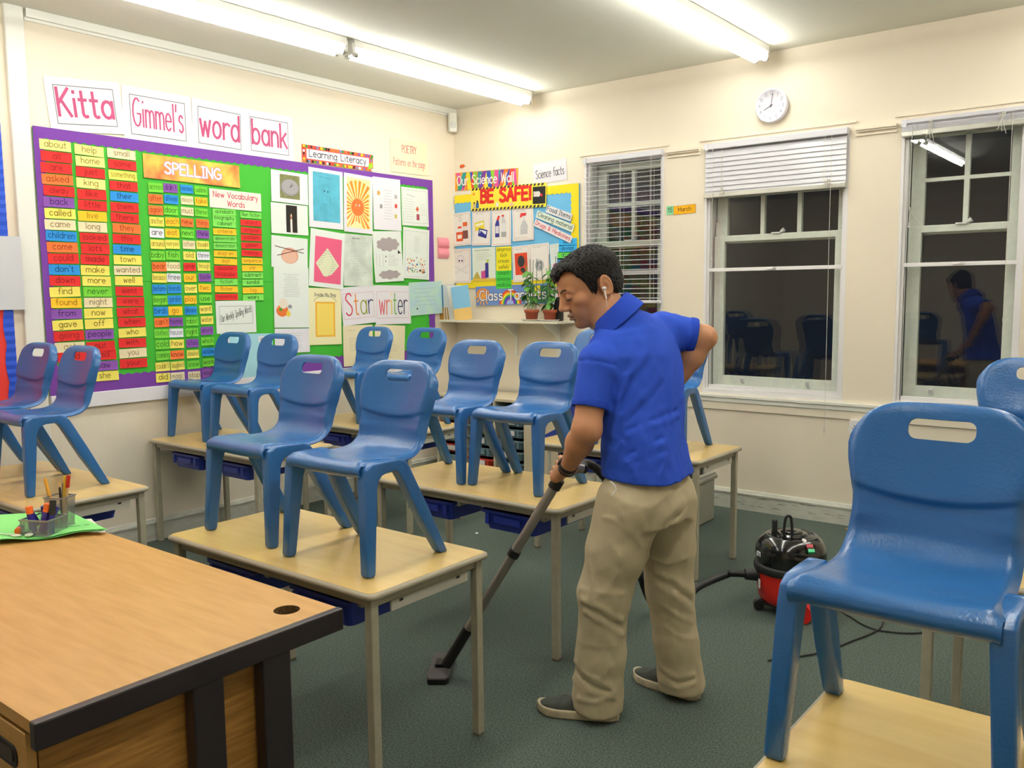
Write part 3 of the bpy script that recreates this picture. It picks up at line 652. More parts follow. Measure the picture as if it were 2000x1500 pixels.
# hose port and stretched letters on the side of the dome
hd = Vector((-.80, -.60, 0)).normalized()
b = MB(); b.tube([hd*.148+Vector((0,0,.178)), hd*.185+Vector((0,0,.178)), hd*.215+Vector((0,0,.178))], [.034, .030, .026], BLACK, 18); b.build('hose_port', va)
b = MB(); wm = mat('badge_white', '#e8e8e8', .4)
b.obox(hd*.157+Vector((.028,-.045,.150)), Vector((-hd.y,hd.x,0))*.012, hd*.002, (0,0,.02), wm); b.build('badge', va)
b = MB()   # white rounded letters on the left of the dome, only their ends show
for k, da in enumerate((0, .11)):
    an = math.atan2(-.72, -.52)+da-.16; c0 = Vector((.1655*math.cos(an), .1655*math.sin(an), .287)); tt = Vector((-math.sin(an), math.cos(an), 0))
    arc = range(13) if k == 0 else range(7)
    b.tube([c0+tt*.0085*math.cos(PI*i/6)+Vector((0,0,.0105*math.sin(PI*i/6))) for i in arc] if k == 0 else [c0+tt*-.0075+Vector((0,0,-.0105))]+[c0-tt*.0075*math.cos(PI*i/6)+Vector((0,0,.0105*math.sin(PI*i/6))) for i in arc]+[c0+tt*.0075+Vector((0,0,-.0105))], .0026, wm, 6)
b.build('lettering', va)
# power cable
b = MB(); K = [on(*a, 2, .006) for a in ((1590,1150),(1640,1190),(1662,1205),(1690,1222),(1730,1233),(1790,1236),(1850,1225),(1860,1190),(1800,1175),(1735,1190),(1722,1222),(1700,1238),(1668,1250),(1600,1275),(1500,1290))]
K[0].z = .09; b.tube(catmull(K, 8), .0038, BLACK, 8); tag(b.build('power_cable'), 'thin black power cable looping on the carpet behind the front right chair', 'cable')
# ---------------- vacuum wand ----------------
WT = at(1100, 922, 3.18); WB = on(872, 1298, 2, .05)
wn = empty('vacuum_wand', WB, label='grey metal vacuum wand held by the man, floor tool on the carpet', cat='vacuum wand')
ALU = mat('wand_metal', '#a39c93', .35, metal=.6); TOOL = mat('floor_tool_grey', '#55504f', .5)
ax_ = (WT-WB); q = lambda t: ax_*t
b = MB(); b.tube([q(.19), q(.62)], .0175, ALU, 20); b.build('lower_tube', wn)
b = MB(); b.tube([q(.60), q(.97)], .0185, ALU, 20); b.build('upper_tube', wn)
b = MB(); b.tube([q(.585), q(.615)], .0235, BLACK, 20); b.build('joint_collar', wn)
b = MB(); b.tube([q(.925), q(.965)], .024, BLACK, 20); b.build('top_collar', wn)
b = MB(); b.tube(catmull([q(.96), q(.99), q(1.015)+Vector((.003,.006,-.002)), q(1.03)+Vector((.016,.02,-.008)), q(1.035)+Vector((.04,.045,-.02))], 5), .0165, ALU, 16); b.build('bent_handle', wn)
b = MB(); b.tube([Vector((0,0,.0)), q(.05), q(.20)], [.022, .021, .021], BLACK, 18); b.build('swivel_neck', wn)
fd = Vector((-.30, -.95, 0)); fd = (on(850,1342,2,0)-on(868,1275,2,0)); fd.z = 0; fl = fd.length; fd.normalize(); fs_ = Vector((-fd.y, fd.x, 0))
fc = (on(862,1310,2,0)-WB)
b = MB(); hl = .125
pts = [(-hl, -.035), (-hl+.02, -.045), (hl-.02, -.045), (hl, -.035), (hl, .03), (hl-.03, .045), (-hl+.03, .045), (-hl, .03)]
b.prism(pts, lambda a, c, w: tuple(Vector((fc.x, fc.y, -WB.z))+fd*a+fs_*c+Vector((0,0,w))), .004, .026, TOOL); b.build('floor_head', wn, bevel=.006)
b = MB(); b.obox(Vector((fc.x, fc.y, -WB.z+.031))+fd*-.0, fd*.03, fs_*.022, (0,0,.01), BLACK); b.build('pedal', wn, bevel=.003)
b = MB(); b.prism([(hl-.012, -.043), (hl+.004, -.038), (hl+.004, .032), (hl-.012, .043)], lambda a, c, w: tuple(Vector((fc.x, fc.y, -WB.z))+fd*a+fs_*c+Vector((0,0,w))), .0, .022, BLACK); b.build('front_lip', wn, bevel=.002)

# hose: port -> behind the right leg -> between the legs -> up to the wand
HOSE = mat('hose_black', '#1b1b1c', .45)
def hose_mesh(pts, r0, name, par):
    c = catmull(pts, 14); b = MB(); rad = []
    for i in range(len(c)): rad.append(r0*(1.0 if i % 2 else .93))
    b.tube(c, rad, HOSE, 14); return b.build(name, par)
hp = vc+hd*.21+Vector((0, 0, .178))
hs = [hp, hp+Vector((-.05,-.04,.005)), on(1420,1122,2,.17), on(1362,1148,2,.13), on(1330,1185,2,.06), on(1290,1190,2,.03), on(1268,1170,2,.08), on(1250,1120,2,.22), at(1244,1075,3.36), at(1225,1020,3.36), at(1200,960,3.36), at(1165,915,3.33), at(1140,905,3.29), WT+(WT-WB)*.035+Vector((.04,.045,-.02))]
ho = empty('vacuum_hose', hp, label='black ribbed vacuum hose running from the drum behind the legs of the man', cat='hose')
hose_mesh([p-hp for p in hs], .0175, 'hose_tube', ho)
# ---------------- wall shelf and things on it ----------------
SHZ = 1.295; SW = mat('shelf_cream', '#e9e2cd', .5)
sh = empty('wall_shelf', (.64, -.14, SHZ), label='cream wall shelf holding books and two pots under the science board', cat='shelf')
b = MB(); b.box(-.60, .62, -.13, .138, -.018, 0, SW); b.build('shelf_board', sh, bevel=.002)
for x in (.02, .44):
    b = MB(); b.box(x-.012, x+.012, .125, .139, -.30, -.02, GLOSS); b.add([(x-.006,.13,-.14),(x+.006,.13,-.14),(x+.006,-.08,-.02),(x-.006,-.08,-.02),(x+.006,.13,-.02),(x-.006,.13,-.02)], [(0,1,2,3),(1,4,2),(0,3,5),(0,5,4,1)], GLOSS)
    for z in (-.05, -.09): b.box(x-.003, x+.003, .122, .125, z-.003, z+.003, BLACK)
    b.build('bracket', sh)
# books
BL = mat('book_blue', '#3f8ec2', .45); TAN = mat('book_tan', '#c2923f', .5); PAGE = P('#e8e6df'); BW = mat('book_white', '#dde3ea', .45); BLT = mat('book_sky', '#7fb9da', .45); SAND = mat('book_sand', '#dcb566', .5)
xb = on(861, 600, 1, -.17).x
def book(x, lean, w, h, d, cols, lab, cover=None):
    rt = empty('book', (x, -.113, SHZ), 0, label=lab, cat='book', group='thin books on the wall shelf')
    M_ = Matrix.Rotation(R(lean), 4, 'Y') @ Matrix.Rotation(R(cover[0] if cover else 0), 4, 'Z')
    def T(b): b.v = [tuple(M_ @ Vector(v)) for v in b.v]; return b
    b = MB(); b.box(-w/2, w/2, -d/2, d/2, h*.36, h, cols[0]); b.box(-w/2, w/2, -d/2, d/2, .0, h*.36, cols[1]); T(b).build('cover', rt)
    b = MB(); b.box(-w/2+.0008, w/2-.0008, -d/2+.004, d/2+.0006, .002, h-.0015, PAGE); T(b).build('pages', rt)
    return rt
for k in range(8):
    book(xb+k*.0085+.004, 0, .007, .292, .20, ((BL if k % 2 else mat('book_blue_dark', '#2f76ab', .45)), (TAN if k % 2 else mat('book_tan_dark', '#a87828', .5))), 'blue and tan spined book, number from the left end: %s' % ['first', 'second', 'third', 'fourth', 'fifth', 'sixth', 'seventh', 'eighth'][k])
for k in range(7):
    book(xb+.078+k*.015, -1.5-k*1.7, .006, .29, .20, (BW, TAN if k < 4 else BW) if k % 2 else (PAGE, PAGE), 'white spined book, %s of the leaning run beside the blue spined books' % ['first', 'second', 'third', 'fourth', 'fifth', 'sixth', 'last'][k])
rt = empty('book', (xb+.285, -.20, SHZ), 0, label='book turned cover out, sky blue and sand, right end of the row', cat='book', group='thin books on the wall shelf')
def CV(b): 
    M_ = Matrix.Rotation(R(-9), 4, 'Y') @ Matrix.Rotation(R(-62), 4, 'Z'); b.v = [tuple(M_ @ Vector(v)) for v in b.v]; return b
b = MB(); b.box(-.003, .003, -.075, .075, .10, .285, BLT); b.box(-.003, .003, -.075, .075, 0, .10, SAND); CV(b).build('cover', rt)
b = MB(); b.box(-.006, -.0031, -.045, .045, .075, .20, mat('cover_picture', '#4a3b34', .5)); b.box(-.0065, -.006, -.026, .028, .09, .185, mat('cover_picture2', '#77695c', .5)); b.box(-.0065, -.0031, -.03, .03, .20, .225, BW); b.box(-.0065, -.0031, -.02, .04, .055, .072, BW); CV(b).build('cover_picture', rt)
# pots, saucers
TER = mat('terracotta_plastic', '#a9502f', .5); SOIL = mat('soil', '#3a2c20', 1., noise=.4, nscale=60); SAU = mat('saucer_white', '#dcdcd6', .3)
px1, px2 = on(1040, 615, 1, -.16).x, on(1076, 615, 1, -.16).x; PXC = (px1, px2)
GRN = mat('leaf_green', '#5c9c3a', .5, noise=.25, nscale=12); GRN2 = mat('leaf_dark', '#3c7030', .5, noise=.2); STEM = mat('stem_green', '#8fb25a', .5); CANE = mat('cane_green', '#2f5f4a', .6)
for k, px_ in enumerate(PXC):
    s = empty('saucer', (px_, -.17, SHZ), label='white plate under the %s terracotta pot' % ('left' if k == 0 else 'right'), cat='saucer', group='plates under the pots')
    b = MB(); b.lathe([(0, .002), (.06, .002), (.072, .006), (.092, .013), (.094, .011), (.074, .002), (.05, 0), (0, 0)], SAU, n=32); b.v = [(v[0]*(.9), v[1]*.9, v[2]) for v in b.v]; b.build('plate', s)
    p_ = empty('potted_plant', (px_, -.17, SHZ+.003), label='%s terracotta pot of tall bean plants tied to green canes' % ('left' if k == 0 else 'right'), cat='potted plant', group='bean plants on the shelf')
    b = MB(); b.lathe([(0, 0), (.043, 0), (.052, .062), (.059, .063), (.061, .085), (.057, .086), (.055, .075), (0, .075)], TER, n=28); b.v = [(v[0]*1.0, v[1]*1.0, v[2]) for v in b.v]; b.build('pot', p_)
    b = MB(); b.lathe([(0, .074), (.053, .074)], SOIL, n=20); b.build('soil', p_)
    rr = random.Random(11+k)
    for j in range(4):
        a = 2*PI*j/4+.5; x, y = .035*math.cos(a), .035*math.sin(a); tx, ty = x*1.5+rr.uniform(-.03,.03), y*.8
        b = MB(); b.tube([(x, y, .07), (tx, ty, .44+rr.uniform(-.02,.09))], .0022, CANE, 6); b.build('cane', p_)
    for j in range(3):
        a = rr.uniform(0, 6.28); pts = [(.02*math.cos(a), .02*math.sin(a), .07)]
        hx, hy = 0, 0
        for q_ in range(1, 7): hx += rr.uniform(-.014, .014)+(-.006 if k == 0 else .002); hy += rr.uniform(-.008, .008); pts.append((pts[0][0]+hx, pts[0][1]+hy, .07+q_*.06*(1-.07*j)))
        c = catmull(pts, 4); b = MB(); b.tube(c, .0032, STEM, 6); st = b.build('stem', p_)
        for q_ in range(5, len(c), 4):
            for s2 in range(2):
                b = MB(); L_ = rr.uniform(.045, .075); W_ = L_*.36; an = rr.uniform(0, 6.28); dr = rr.uniform(-.6, .25); vs = [] 
                ca, sa = math.cos(an), math.sin(an)
                for (u_, w_) in ((0,0),(.2,.7),(.45,1),(.7,.8),(.88,.4),(1,0),(.88,-.4),(.7,-.8),(.45,-1),(.2,-.7)):
                    x = u_*L_; y = w_*W_; z = x*dr-.6*x*x/L_*.9-abs(y)*.25
                    vs.append((c[q_].x+x*ca-y*sa, c[q_].y+x*sa+y*ca, c[q_].z+z))
                mid_ = (c[q_].x+.5*L_*ca, c[q_].y+.5*L_*sa, c[q_].z+.5*L_*dr-.11*L_+.002)
                vs.append(mid_); b.add(vs, [(i, (i+1)%10, 10) for i in range(10)], GRN if rr.random() < .7 else GRN2, True); b.build('leaf', st)
# black pointed holder
bx_ = on(1087, 612, 1, -.15).x
e = empty('black_holder', (bx_+.012, -.14, SHZ), label='black pointed plastic holder at the right end of the shelf, beside the man', cat='holder')
b = MB(); b.prism([(-.033, 0), (.033, 0), (.036, .12), (.006, .185), (-.008, .185), (-.036, .12)], lambda a, h, w: (a, w, h), -.02, .02, BLACK); b.build('holder_body', e, bevel=.004)
b = MB(); b.box(-.046, -.034, -.02, .0, .0, .06, WHITE); b.build('white_card', e)
# ---------------- stroke lettering ----------------
def A(cx, cy, rx, ry, a0, a1):
    n = max(3, int(abs(a1-a0)/24)); return [(cx+rx*math.cos(R(a0+(a1-a0)*k/n)), cy+ry*math.sin(R(a0+(a1-a0)*k/n))) for k in range(n+1)]
O_ = A(2.2, 2.5, 2.2, 2.5, 0, 360)
G = {'a': (4.4, O_, [(4.4,5),(4.4,0)]), 'b': (4.4, [(0,8),(0,0)], O_), 'c': (4, A(2.3,2.5,2.3,2.5,50,310)), 'd': (4.4, O_, [(4.4,8),(4.4,0)]),
 'e': (4.4, [(0,2.7),(4.4,2.7)]+A(2.2,2.5,2.2,2.5,5,315)), 'f': (3, A(2.8,6.4,1.6,1.6,60,180)+[(1.2,0)], [(0,4.6),(2.8,4.6)]),
 'g': (4.4, O_, [(4.4,5)]+A(2.3,-.9,2.1,2.1,0,-150)), 'h': (4, [(0,8),(0,0)], A(2,3,2,2,180,0)+[(4,0)]), 'i': (.6, [(.3,5),(.3,0)], [(.3,7),(.3,7.3)]),
 'j': (2, A(.3,-.9,1.5,2.1,-120,0)+[(1.8,5)], [(1.8,7),(1.8,7.3)]), 'k': (4, [(0,8),(0,0)], [(3.6,5),(0,2)], [(1.4,3),(4,0)]), 'l': (.6, [(.3,8),(.3,0)]),
 'm': (6.4, [(0,5),(0,0)], A(1.6,3.3,1.6,1.7,180,0)+[(3.2,0)], A(4.8,3.3,1.6,1.7,180,0)+[(6.4,0)]), 'n': (4, [(0,5),(0,0)], A(2,3,2,2,180,0)+[(4,0)]),
 'o': (4.4, O_), 'p': (4.4, [(0,5),(0,-3)], O_), 'q': (4.4, O_, [(4.4,5),(4.4,-3)]), 'r': (3, [(0,5),(0,0)], A(2.2,2.8,2.2,2.2,180,55)),
 's': (3.6, A(1.9,3.7,1.5,1.3,30,200)+[(1.9,2.6)]+A(1.8,1.3,1.6,1.3,50,-150)), 't': (3, [(1.2,7.4),(1.2,1.2)]+A(2.3,1.1,1.1,1.1,180,300), [(0,5),(2.8,5)]),
 'u': (4, [(0,5)]+A(2,2,2,2,180,360)+[(4,5)], [(4,5),(4,0)]), 'v': (4, [(0,5),(2,0),(4,5)]), 'w': (5.6, [(0,5),(1.4,0),(2.8,4.4),(4.2,0),(5.6,5)]),
 'x': (4, [(0,5),(4,0)], [(4,5),(0,0)]), 'y': (4, [(0,5),(2.2,0)], [(4,5),(1,-3)]), 'z': (3.8, [(0,5),(3.8,5),(0,0),(3.8,0)]),
 'K': (4.6, [(0,8),(0,0)], [(4.4,8),(0,3.4)], [(1.3,4.6),(4.8,0)]), 'G': (6, A(3.2,4,3.2,4,55,320)+[(5.9,3.6),(3.4,3.6)]), 'L': (4.4, [(0,8),(0,0),(4.4,0)]),
 'P': (4.4, [(0,0),(0,8)]+A(2,6,2.4,2,90,-90)+[(0,4)]), 'S': (4.8, A(2.6,6.1,2.2,1.9,30,190)+[(2.6,4.3)]+A(2.3,2,2.4,2,60,-150)), 'N': (5, [(0,0),(0,8),(5,0),(5,8)]),
 'V': (5, [(0,8),(2.5,0),(5,8)]), 'W': (7, [(0,8),(1.8,0),(3.5,6.5),(5.2,0),(7,8)]), 'O': (6, A(3,4,3,4,90,450)), 'B': (4.6, [(0,0),(0,8)]+A(2,6.1,2.1,1.9,90,-90)+[(0,4.2)], A(2.2,2.1,2.4,2.1,90,-90)+[(0,0)]),
 'E': (4.4, [(4.4,8),(0,8),(0,0),(4.4,0)], [(0,4.2),(3.8,4.2)]), 'A': (5.4, [(0,0),(2.7,8),(5.4,0)], [(1,2.8),(4.4,2.8)]), 'F': (4.2, [(4.2,8),(0,8),(0,0)], [(0,4.2),(3.6,4.2)]),
 'C': (5.4, A(3,4,3,4,50,310)), 'T': (5, [(2.5,8),(2.5,0)], [(0,8),(5,8)]), 'D': (5, [(0,0),(0,8)]+A(1.4,4,3.6,4,90,-90)+[(0,0)]), 'I': (2.4, [(1.2,8),(1.2,0)], [(0,8),(2.4,8)], [(0,0),(2.4,0)]),
 'R': (4.6, [(0,0),(0,8)]+A(2,6,2.4,2,90,-90)+[(0,4)], [(2.2,4),(4.6,0)]), 'M': (6, [(0,0),(0,8),(3,2.5),(6,8),(6,0)]), 'Y': (5, [(0,8),(2.5,4),(2.5,0)], [(5,8),(2.5,4)]),
 'X': (4.8,[(0,8),(4.8,0)],[(4.8,8),(0,0)]), "'": (.8, [(.5,8),(.3,6)]), '!': (1, [(.5,8),(.5,2.4)], [(.5,.2),(.5,.5)]), '&': (5.4, [(5,0),(1.2,5.6)]+A(2.5,6.5,1.4,1.5,200,-20)+[(1,3)]+A(2,1.7,1.8,1.7,130,320)+[(5,3.2)]), ' ': (3,),
 '1': (2.4, [(0,6.6),(1.4,8),(1.4,0)]), '2': (4.4, A(2.2,5.8,2.1,2.2,160,-30)+[(0,0),(4.4,0)]), '3': (4, A(1.9,6,1.9,1.9,150,-80), A(1.9,2.1,2.1,2.1,80,-150)), '4': (4.6, [(3.4,0),(3.4,8),(0,2.4),(4.6,2.4)]),
 '5': (4.2, [(4,8),(.6,8),(.3,4.6)]+A(2,2.6,2.2,2.6,110,-150)), '6': (4.2, [(3.4,8),(.6,4)]+A(2.1,2.3,2.1,2.3,150,510)), '7': (4, [(0,8),(4,8),(1.4,0)]), '8': (4, A(2,6,1.7,1.9,-90,270)+A(2,2.1,2,2.1,90,450)), '9': (4.2, A(2.1,5.7,2.1,2.3,0,360)+[(1.6,0)]), '0': (4.4, A(2.2,4,2.2,4,90,450))}
def tlen(s): return sum(G[c][0]+1.7 for c in s)-1.7
class Sheet:
    # flat sheet on a wall. wall 'L' (x=0) or 'B' (y=0); corners: centre (c, z), size w x h, rotation about the normal
    def __init__(s, wall, c, z, w, h, rot=0, lift=.002, curl=0, face=None, thick=.0006):
        s.wall, s.c, s.z, s.w, s.h, s.lift, s.curl = wall, c, z, w, h, lift, curl
        s.cr, s.sr = math.cos(rot), math.sin(rot); s.b = MB(); s.o = Vector(s.W(0, 0, 0, True)); s.th = thick
        if face is not None: s.body(face)
    def W(s, a, b, n, raw=False):
        cu = 0 if raw else s.curl*((b/(s.h/2))**2*.5*(1 if b < 0 else .25)+.25*math.sin(5*a/s.w+b/s.h*2)*max(0, -b/s.h+.2))
        x = s.c+a*s.cr-b*s.sr; z = s.z+a*s.sr+b*s.cr; d = s.lift+n+max(0, cu)
        return (d, x, z) if s.wall == 'L' else (x, -d, z)
    def V(s, a, b, n): p = Vector(s.W(a, b, n)); return tuple(p-s.o)
    def body(s, m):
        nb = 8 if s.curl else 1; na = 6 if s.curl else 1; vs = []
        for L in (0, -s.th):
            for i in range(na+1):
                for j in range(nb+1): vs.append(s.V(-s.w/2+s.w*i/na, -s.h/2+s.h*j/nb, L))
        M = nb+1; K = (na+1)*M; fs = [(i*M+j, (i+1)*M+j, (i+1)*M+j+1, i*M+j+1) for i in range(na) for j in range(nb)]
        fs += [tuple(K+q for q in f[::-1]) for f in fs]
        fs += [(j, j+1, K+j+1, K+j) for j in range(nb)]+[(na*M+j+1, na*M+j, K+na*M+j, K+na*M+j+1) for j in range(nb)]
        fs += [((i+1)*M, i*M, K+i*M, K+(i+1)*M) for i in range(na)]+[(i*M+nb, (i+1)*M+nb, K+(i+1)*M+nb, K+i*M+nb) for i in range(na)]
        s.b.add(vs, fs, m)
    def rect(s, a0, a1, b0, b1, m, n=1):
        k = 6 if s.curl else 1; vs = [s.V(a, b0+(b1-b0)*j/k, .0003*n) for j in range(k+1) for a in (a0, a1)]
        s.b.add(vs, [(2*j, 2*j+1, 2*j+3, 2*j+2) for j in range(k)], m); return s
    def box(s, a0, a1, b0, b1, t, m, n=1):
        s.rect(a0, a1, b1-t, b1, m, n); s.rect(a0, a1, b0, b0+t, m, n); s.rect(a0, a0+t, b0, b1, m, n); s.rect(a1-t, a1, b0, b1, m, n); return s
    def poly(s, pts, m, n=1): s.b.add([s.V(a, b, .0003*n) for a, b in pts], [tuple(range(len(pts)))], m); return s
    def ell(s, a, b, ra, rb, m, n=1, k=20): return s.poly([(a+ra*math.cos(2*PI*i/k), b+rb*math.sin(2*PI*i/k)) for i in range(k)], m, n)
    def line(s, pts, t, m, n=1):
        for (a, b), (c, d) in zip(pts, pts[1:]):
            s.k = (getattr(s, 'k', 0)+1) % 9; n = int(n)+.07*s.k
            L = math.hypot(c-a, d-b) or 1e-9; x, y = (c-a)/L*t/2, (d-b)/L*t/2
            s.b.add([s.V(*q, .0003*n) for q in ((a-x*.8-y, b-y*.8+x), (a-x*.8+y, b-y*.8-x), (c+x*.8+y, d+y*.8-x), (c+x*.8-y, d+y*.8+x))], [(0,1,2,3)], m)
        return s
    def text(s, t, a, b, h, m, wt=.12, n=2, sx=1, align=0, slant=0, rise=0, maxw=None):
        # h: x-height*8/5 (cap height); baseline at b
        u = h/8; w = tlen(t)*u*sx
        if maxw and w > maxw: sx *= maxw/w; w = maxw
        x = a-w/2 if align == 0 else a
        for ch in t:
            g = G[ch]
            for st in g[1:]:
                s.line([(x+(p[0]+slant*p[1])*u*sx, b+p[1]*u+(x-a)*rise) for p in st], wt*h*max(.42, min(1, sx*1.05)), m, n)
            x += (g[0]+1.7)*u*sx
        return s
    def lines(s, a0, a1, b1, b0, n, m, t=.0025, seed=1, centre=False):
        rr = random.Random(seed)
        for k in range(n):
            b = b1+(b0-b1)*k/max(1, n-1); x = a0; e = a1-(a1-a0)*rr.uniform(0, .35)
            if centre: x = a0+(a1-e)/2; e = e+(a1-e)/2-(0)
            while x < e-.004:
                w = min(rr.uniform(.006, .022), e-x); s.rect(x, x+w, b-t/2, b+t/2, m, 1); x += w+.004
        return s
    def done(s, name, label, cat, group=None, obj='sheet'):
        o = s.b.build(name); o.location = s.o; return tag(o, label, cat, group)
def L2(px, py): v = on(px, py, 0, 0); return v.y, v.z
def B2(px, py): v = on(px, py, 1, 0); return v.x, v.z
def quad(f, p0, p1, p2):   # top-left, top-right, bottom-left pixels -> centre, size, rotation
    a, b, c = Vector(f(*p0)), Vector(f(*p1)), Vector(f(*p2)); w = (b-a).length; h = (c-a).length; m = (b+c)/2
    return m.x, m.y, w, h, math.atan2(b.y-a.y, b.x-a.x)
def sheet(wall, p0, p1, p2, face, **k):
    q = quad(L2 if wall == 'L' else B2, p0, p1, p2); return Sheet(wall, q[0], q[1], q[2], q[3], q[4], face=face, **k)
INK = P('#3b3a3c'); PINK = P('#c22f63'); GREY = P('#8f9490'); LW = P('#ebe9f0'); LWG = P('#e9f0ea')
# ---------------- word bank board ----------------
PURP = mat('purple_border', '#7a3fa6', .8, bump=.4, bscale=300); GRB = mat('green_backing', '#3fb52f', .75)
y0, y1, zt, zb = -3.445, -.30, 2.445, .965
root = empty('display_board', (0, (y0+y1)/2, (zt+zb)/2), label='long green display board with purple scalloped border and white wooden lower frame', cat='display board')
def BD(b, name, **k): b.v = [(v[0], v[1]-root.location.y, v[2]-root.location.z) for v in b.v]; return b.build(name, root, **k)
b = MB(); b.box(.002, .018, y0, y1, zb, zt, GRB); b.box(.0179, .0186, -3.0, -.4, 1.605, 1.609, mat('green_seam', '#2f8f25', .8)); BD(b, 'backing')
def scallop(name, pts_fn, L, wave, amp, m, x0=.018, x1=.0205):
    pass
b = MB(); wv = .052
def strip(u0, u1, fix, inner, horiz, dx=0):
    n = int((u1-u0)/wv*8); vs = []
    for i in range(n+1):
        u = u0+(u1-u0)*i/n; e = inner+(.010*abs(math.sin(PI*u/wv)))*(1 if inner < fix else -1)*-1
        for v_ in (fix, e): vs.append((.0208 if horiz else .0212, u, v_) if horiz else (.0212, v_, u))
    b.add(vs, [(2*i, 2*i+1, 2*i+3, 2*i+2) for i in range(n)], PURP)
strip(y0-.004, y1+.004, zt+.002, zt-.055, True); strip(y0, y1, zb, zb+.085, True); strip(zb, zt, y0-.005, y0+.042, False); strip(zb, zt, y1+.004, y1-.060, False)
BD(b, 'scalloped_border')
b = MB(); b.box(0, .024, y0-.0, y1, zb-.085, zb, mat('frame_white', '#efeef4', .4)); BD(b, 'lower_frame', bevel=.003)
LIFT = .0225
# big headings
HL = [('Kitta', (84,148), (232,162), (98,256), 'Kitta'), ("Gimmel's", (236,165), (372,190), (242,275), "Gimmel's"), ('word', (372,190), (477,212), (378,292), 'word'), ('bank', (476,212), (569,229), (481,306), 'bank')]
for w_, p0, p1, p2, nm in HL:
    s = sheet('L', p0, p1, p2, LW, lift=.004, curl=.006)
    s.box(-s.w*.40, s.w*.40, -s.h*.36, s.h*.36, .0035, INK)
    s.text(w_, 0, -s.h*.20, s.h*.50, mat('heading_pink', '#b83a70', .5), .15, sx=1, maxw=s.w*.72)
    s.done('heading_sheet', 'large laminated white sheet with the pink word %s above the word bank' % nm, 'sign', 'laminated heading sheets above the word bank')
# word cards
CC = dict(Y='#f4e56a', y='#f3ea8e', R='#e0302f', O='#f5793a', P='#8a54ad', C='#f1e3b8', B='#2f92dc', G='#f7c52f', g='#78d43f', n='#7fdc5c', W='#eef0f5')
INKS = dict(R='#8e1f1d', O='#8f3a17', B='#173f74', P='#3c1f55', g='#2b6a1f', n='#1f4a22', G='#a4731a', Y='#75601f', y='#8a7436', C='#8a7350', W='#4c4c58')
NAMES = dict(Y='yellow', y='pale yellow', R='red', O='orange', P='purple', C='cream', B='blue', G='golden', g='green', n='light green', W='white')
random.seed(3)
def word_card(y, z, w, h, word, c, wt=.095, where='on the word bank', show=True, ink=None):
    s = Sheet('L', y, z, w, h, random.uniform(-.025, .025), LIFT+random.uniform(0, .001), curl=.004, face=P(CC[c]))
    th = min(h*.62, h*.62)
    if show: s.text(word, 0, -h*.20, th, P(ink or INKS[c]), wt, n=3, maxw=w*.84)
    s.done('word_card', '%s card with the word %s %s' % (NAMES[c], word.replace(' ', ' '), where), 'word card', 'word cards on the green board')
def column(words, cols, pa, pb, w, h, where, stag=0):
    (ya, za), (yb, zb_) = L2(*pa), L2(*pb); n = len(words)-1
    for i, (wd_, c) in enumerate(zip(words, cols)):
        word_card(ya+(yb-ya)*i/n+random.uniform(-.004, .004), za+(zb_-za)*i/n, w, h, wd_, c, where=where)
c1 = 'about all are asked away back called came children come could don\'t down find found from gave going'.split()
column(c1, 'yRROR'+'PYCBORBRYGPYR', (105,285), (130,656), .170, .056, 'in the first tall column of the word bank')
c2 = 'help home just king like little live long looked lots made make more never night now off people'.split()
column(c2, 'yyRyRRGCRRRYYgCYYP', (170,295), (191,653), .167, .056, 'in the second tall column of the word bank')
c3 = 'small some something that their them there they this time town wanted well went were what when who with you your'.split()
column(c3, 'CRYRBRRORBYCYRRRRYRCR', (234,302), (258,709), .172, .054, 'in the third tall column of the word bank')
for nm, px, py, c in (('put', 193, 676, 'R'), ('said', 196, 693, 'R'), ('saw', 199, 714, 'P'), ('she', 201, 734, 'Y'), ('got', 133, 678, 'C'), ('had', 139, 697, 'R'), ('has', 141, 742, 'Y')):
    y, z = L2(px, py); word_card(y, z, .168, .056, nm, c, where='low on the word bank, behind a chair back')
d1 = "across after again another are around baby bear because before began birds can't clothes cold coming couldn't did".split()
column(d1, 'gOOYWYgOYBgBOgggYY', (299,367), (316,737), .095, .056, 'in the first short column under the spelling banner')
d2 = "didn't different door each eat everyone fish food free friends garden go home house how know laughed magic".split()
column(d2, 'PBgGGYgCWBBGPWYOYC', (329,368), (344,735), .094, .054, 'in the second short column under the spelling banner')
d3 = "morning mouse must new next other old one our over play please rabbit right school shouted snow stop".split()
column(d3, 'BCCOgCYRGYGBggPYgC', (360,370), (375,733), .086, .052, 'in the third short column under the spelling banner')
d4 = "suddenly take these things think thought three through took two use want water where which window work would".split()
column(d4, 'gGgOPYWYPGgYYPgBgP', (388,373), (404,728), .090, .052, 'in the fourth short column under the spelling banner')
for (wd_, c, py) in (('acrobats','n',415),('biography','n',427),('cabinet','n',438),('criteria','G',453),('demonstrate','n',467),('demonstration','n',481),('diagram','G',496),('digit','G',511),('disaster','R',525),('evaluate','R',537),('fiction','n',551),('flicker','G',565),('humorous','R',580)):
    y, z = L2(434+(py-415)*.03, py); word_card(y, z, .172, .040, wd_, c, .1, 'in the left vocabulary list')
for (wd_, c, py) in (('Non fiction','n',421),('object','R',436),('original','R',451),('pattern','R',465),('planet','R',480),('railings','R',495),('sequence','G',510),('stir','G',524),('subtract','n',538),('sundial','n',552),('tug','G',567),('weary','n',581)):
    y, z = L2(486+(py-421)*.03, py); word_card(y, z, .164, .040, wd_, c, .1, 'in the right vocabulary list')
s = sheet('L', (404,368), (505,379), (406,405), P('#f2ebe0'), lift=LIFT+.001); RD = P('#cf3350')
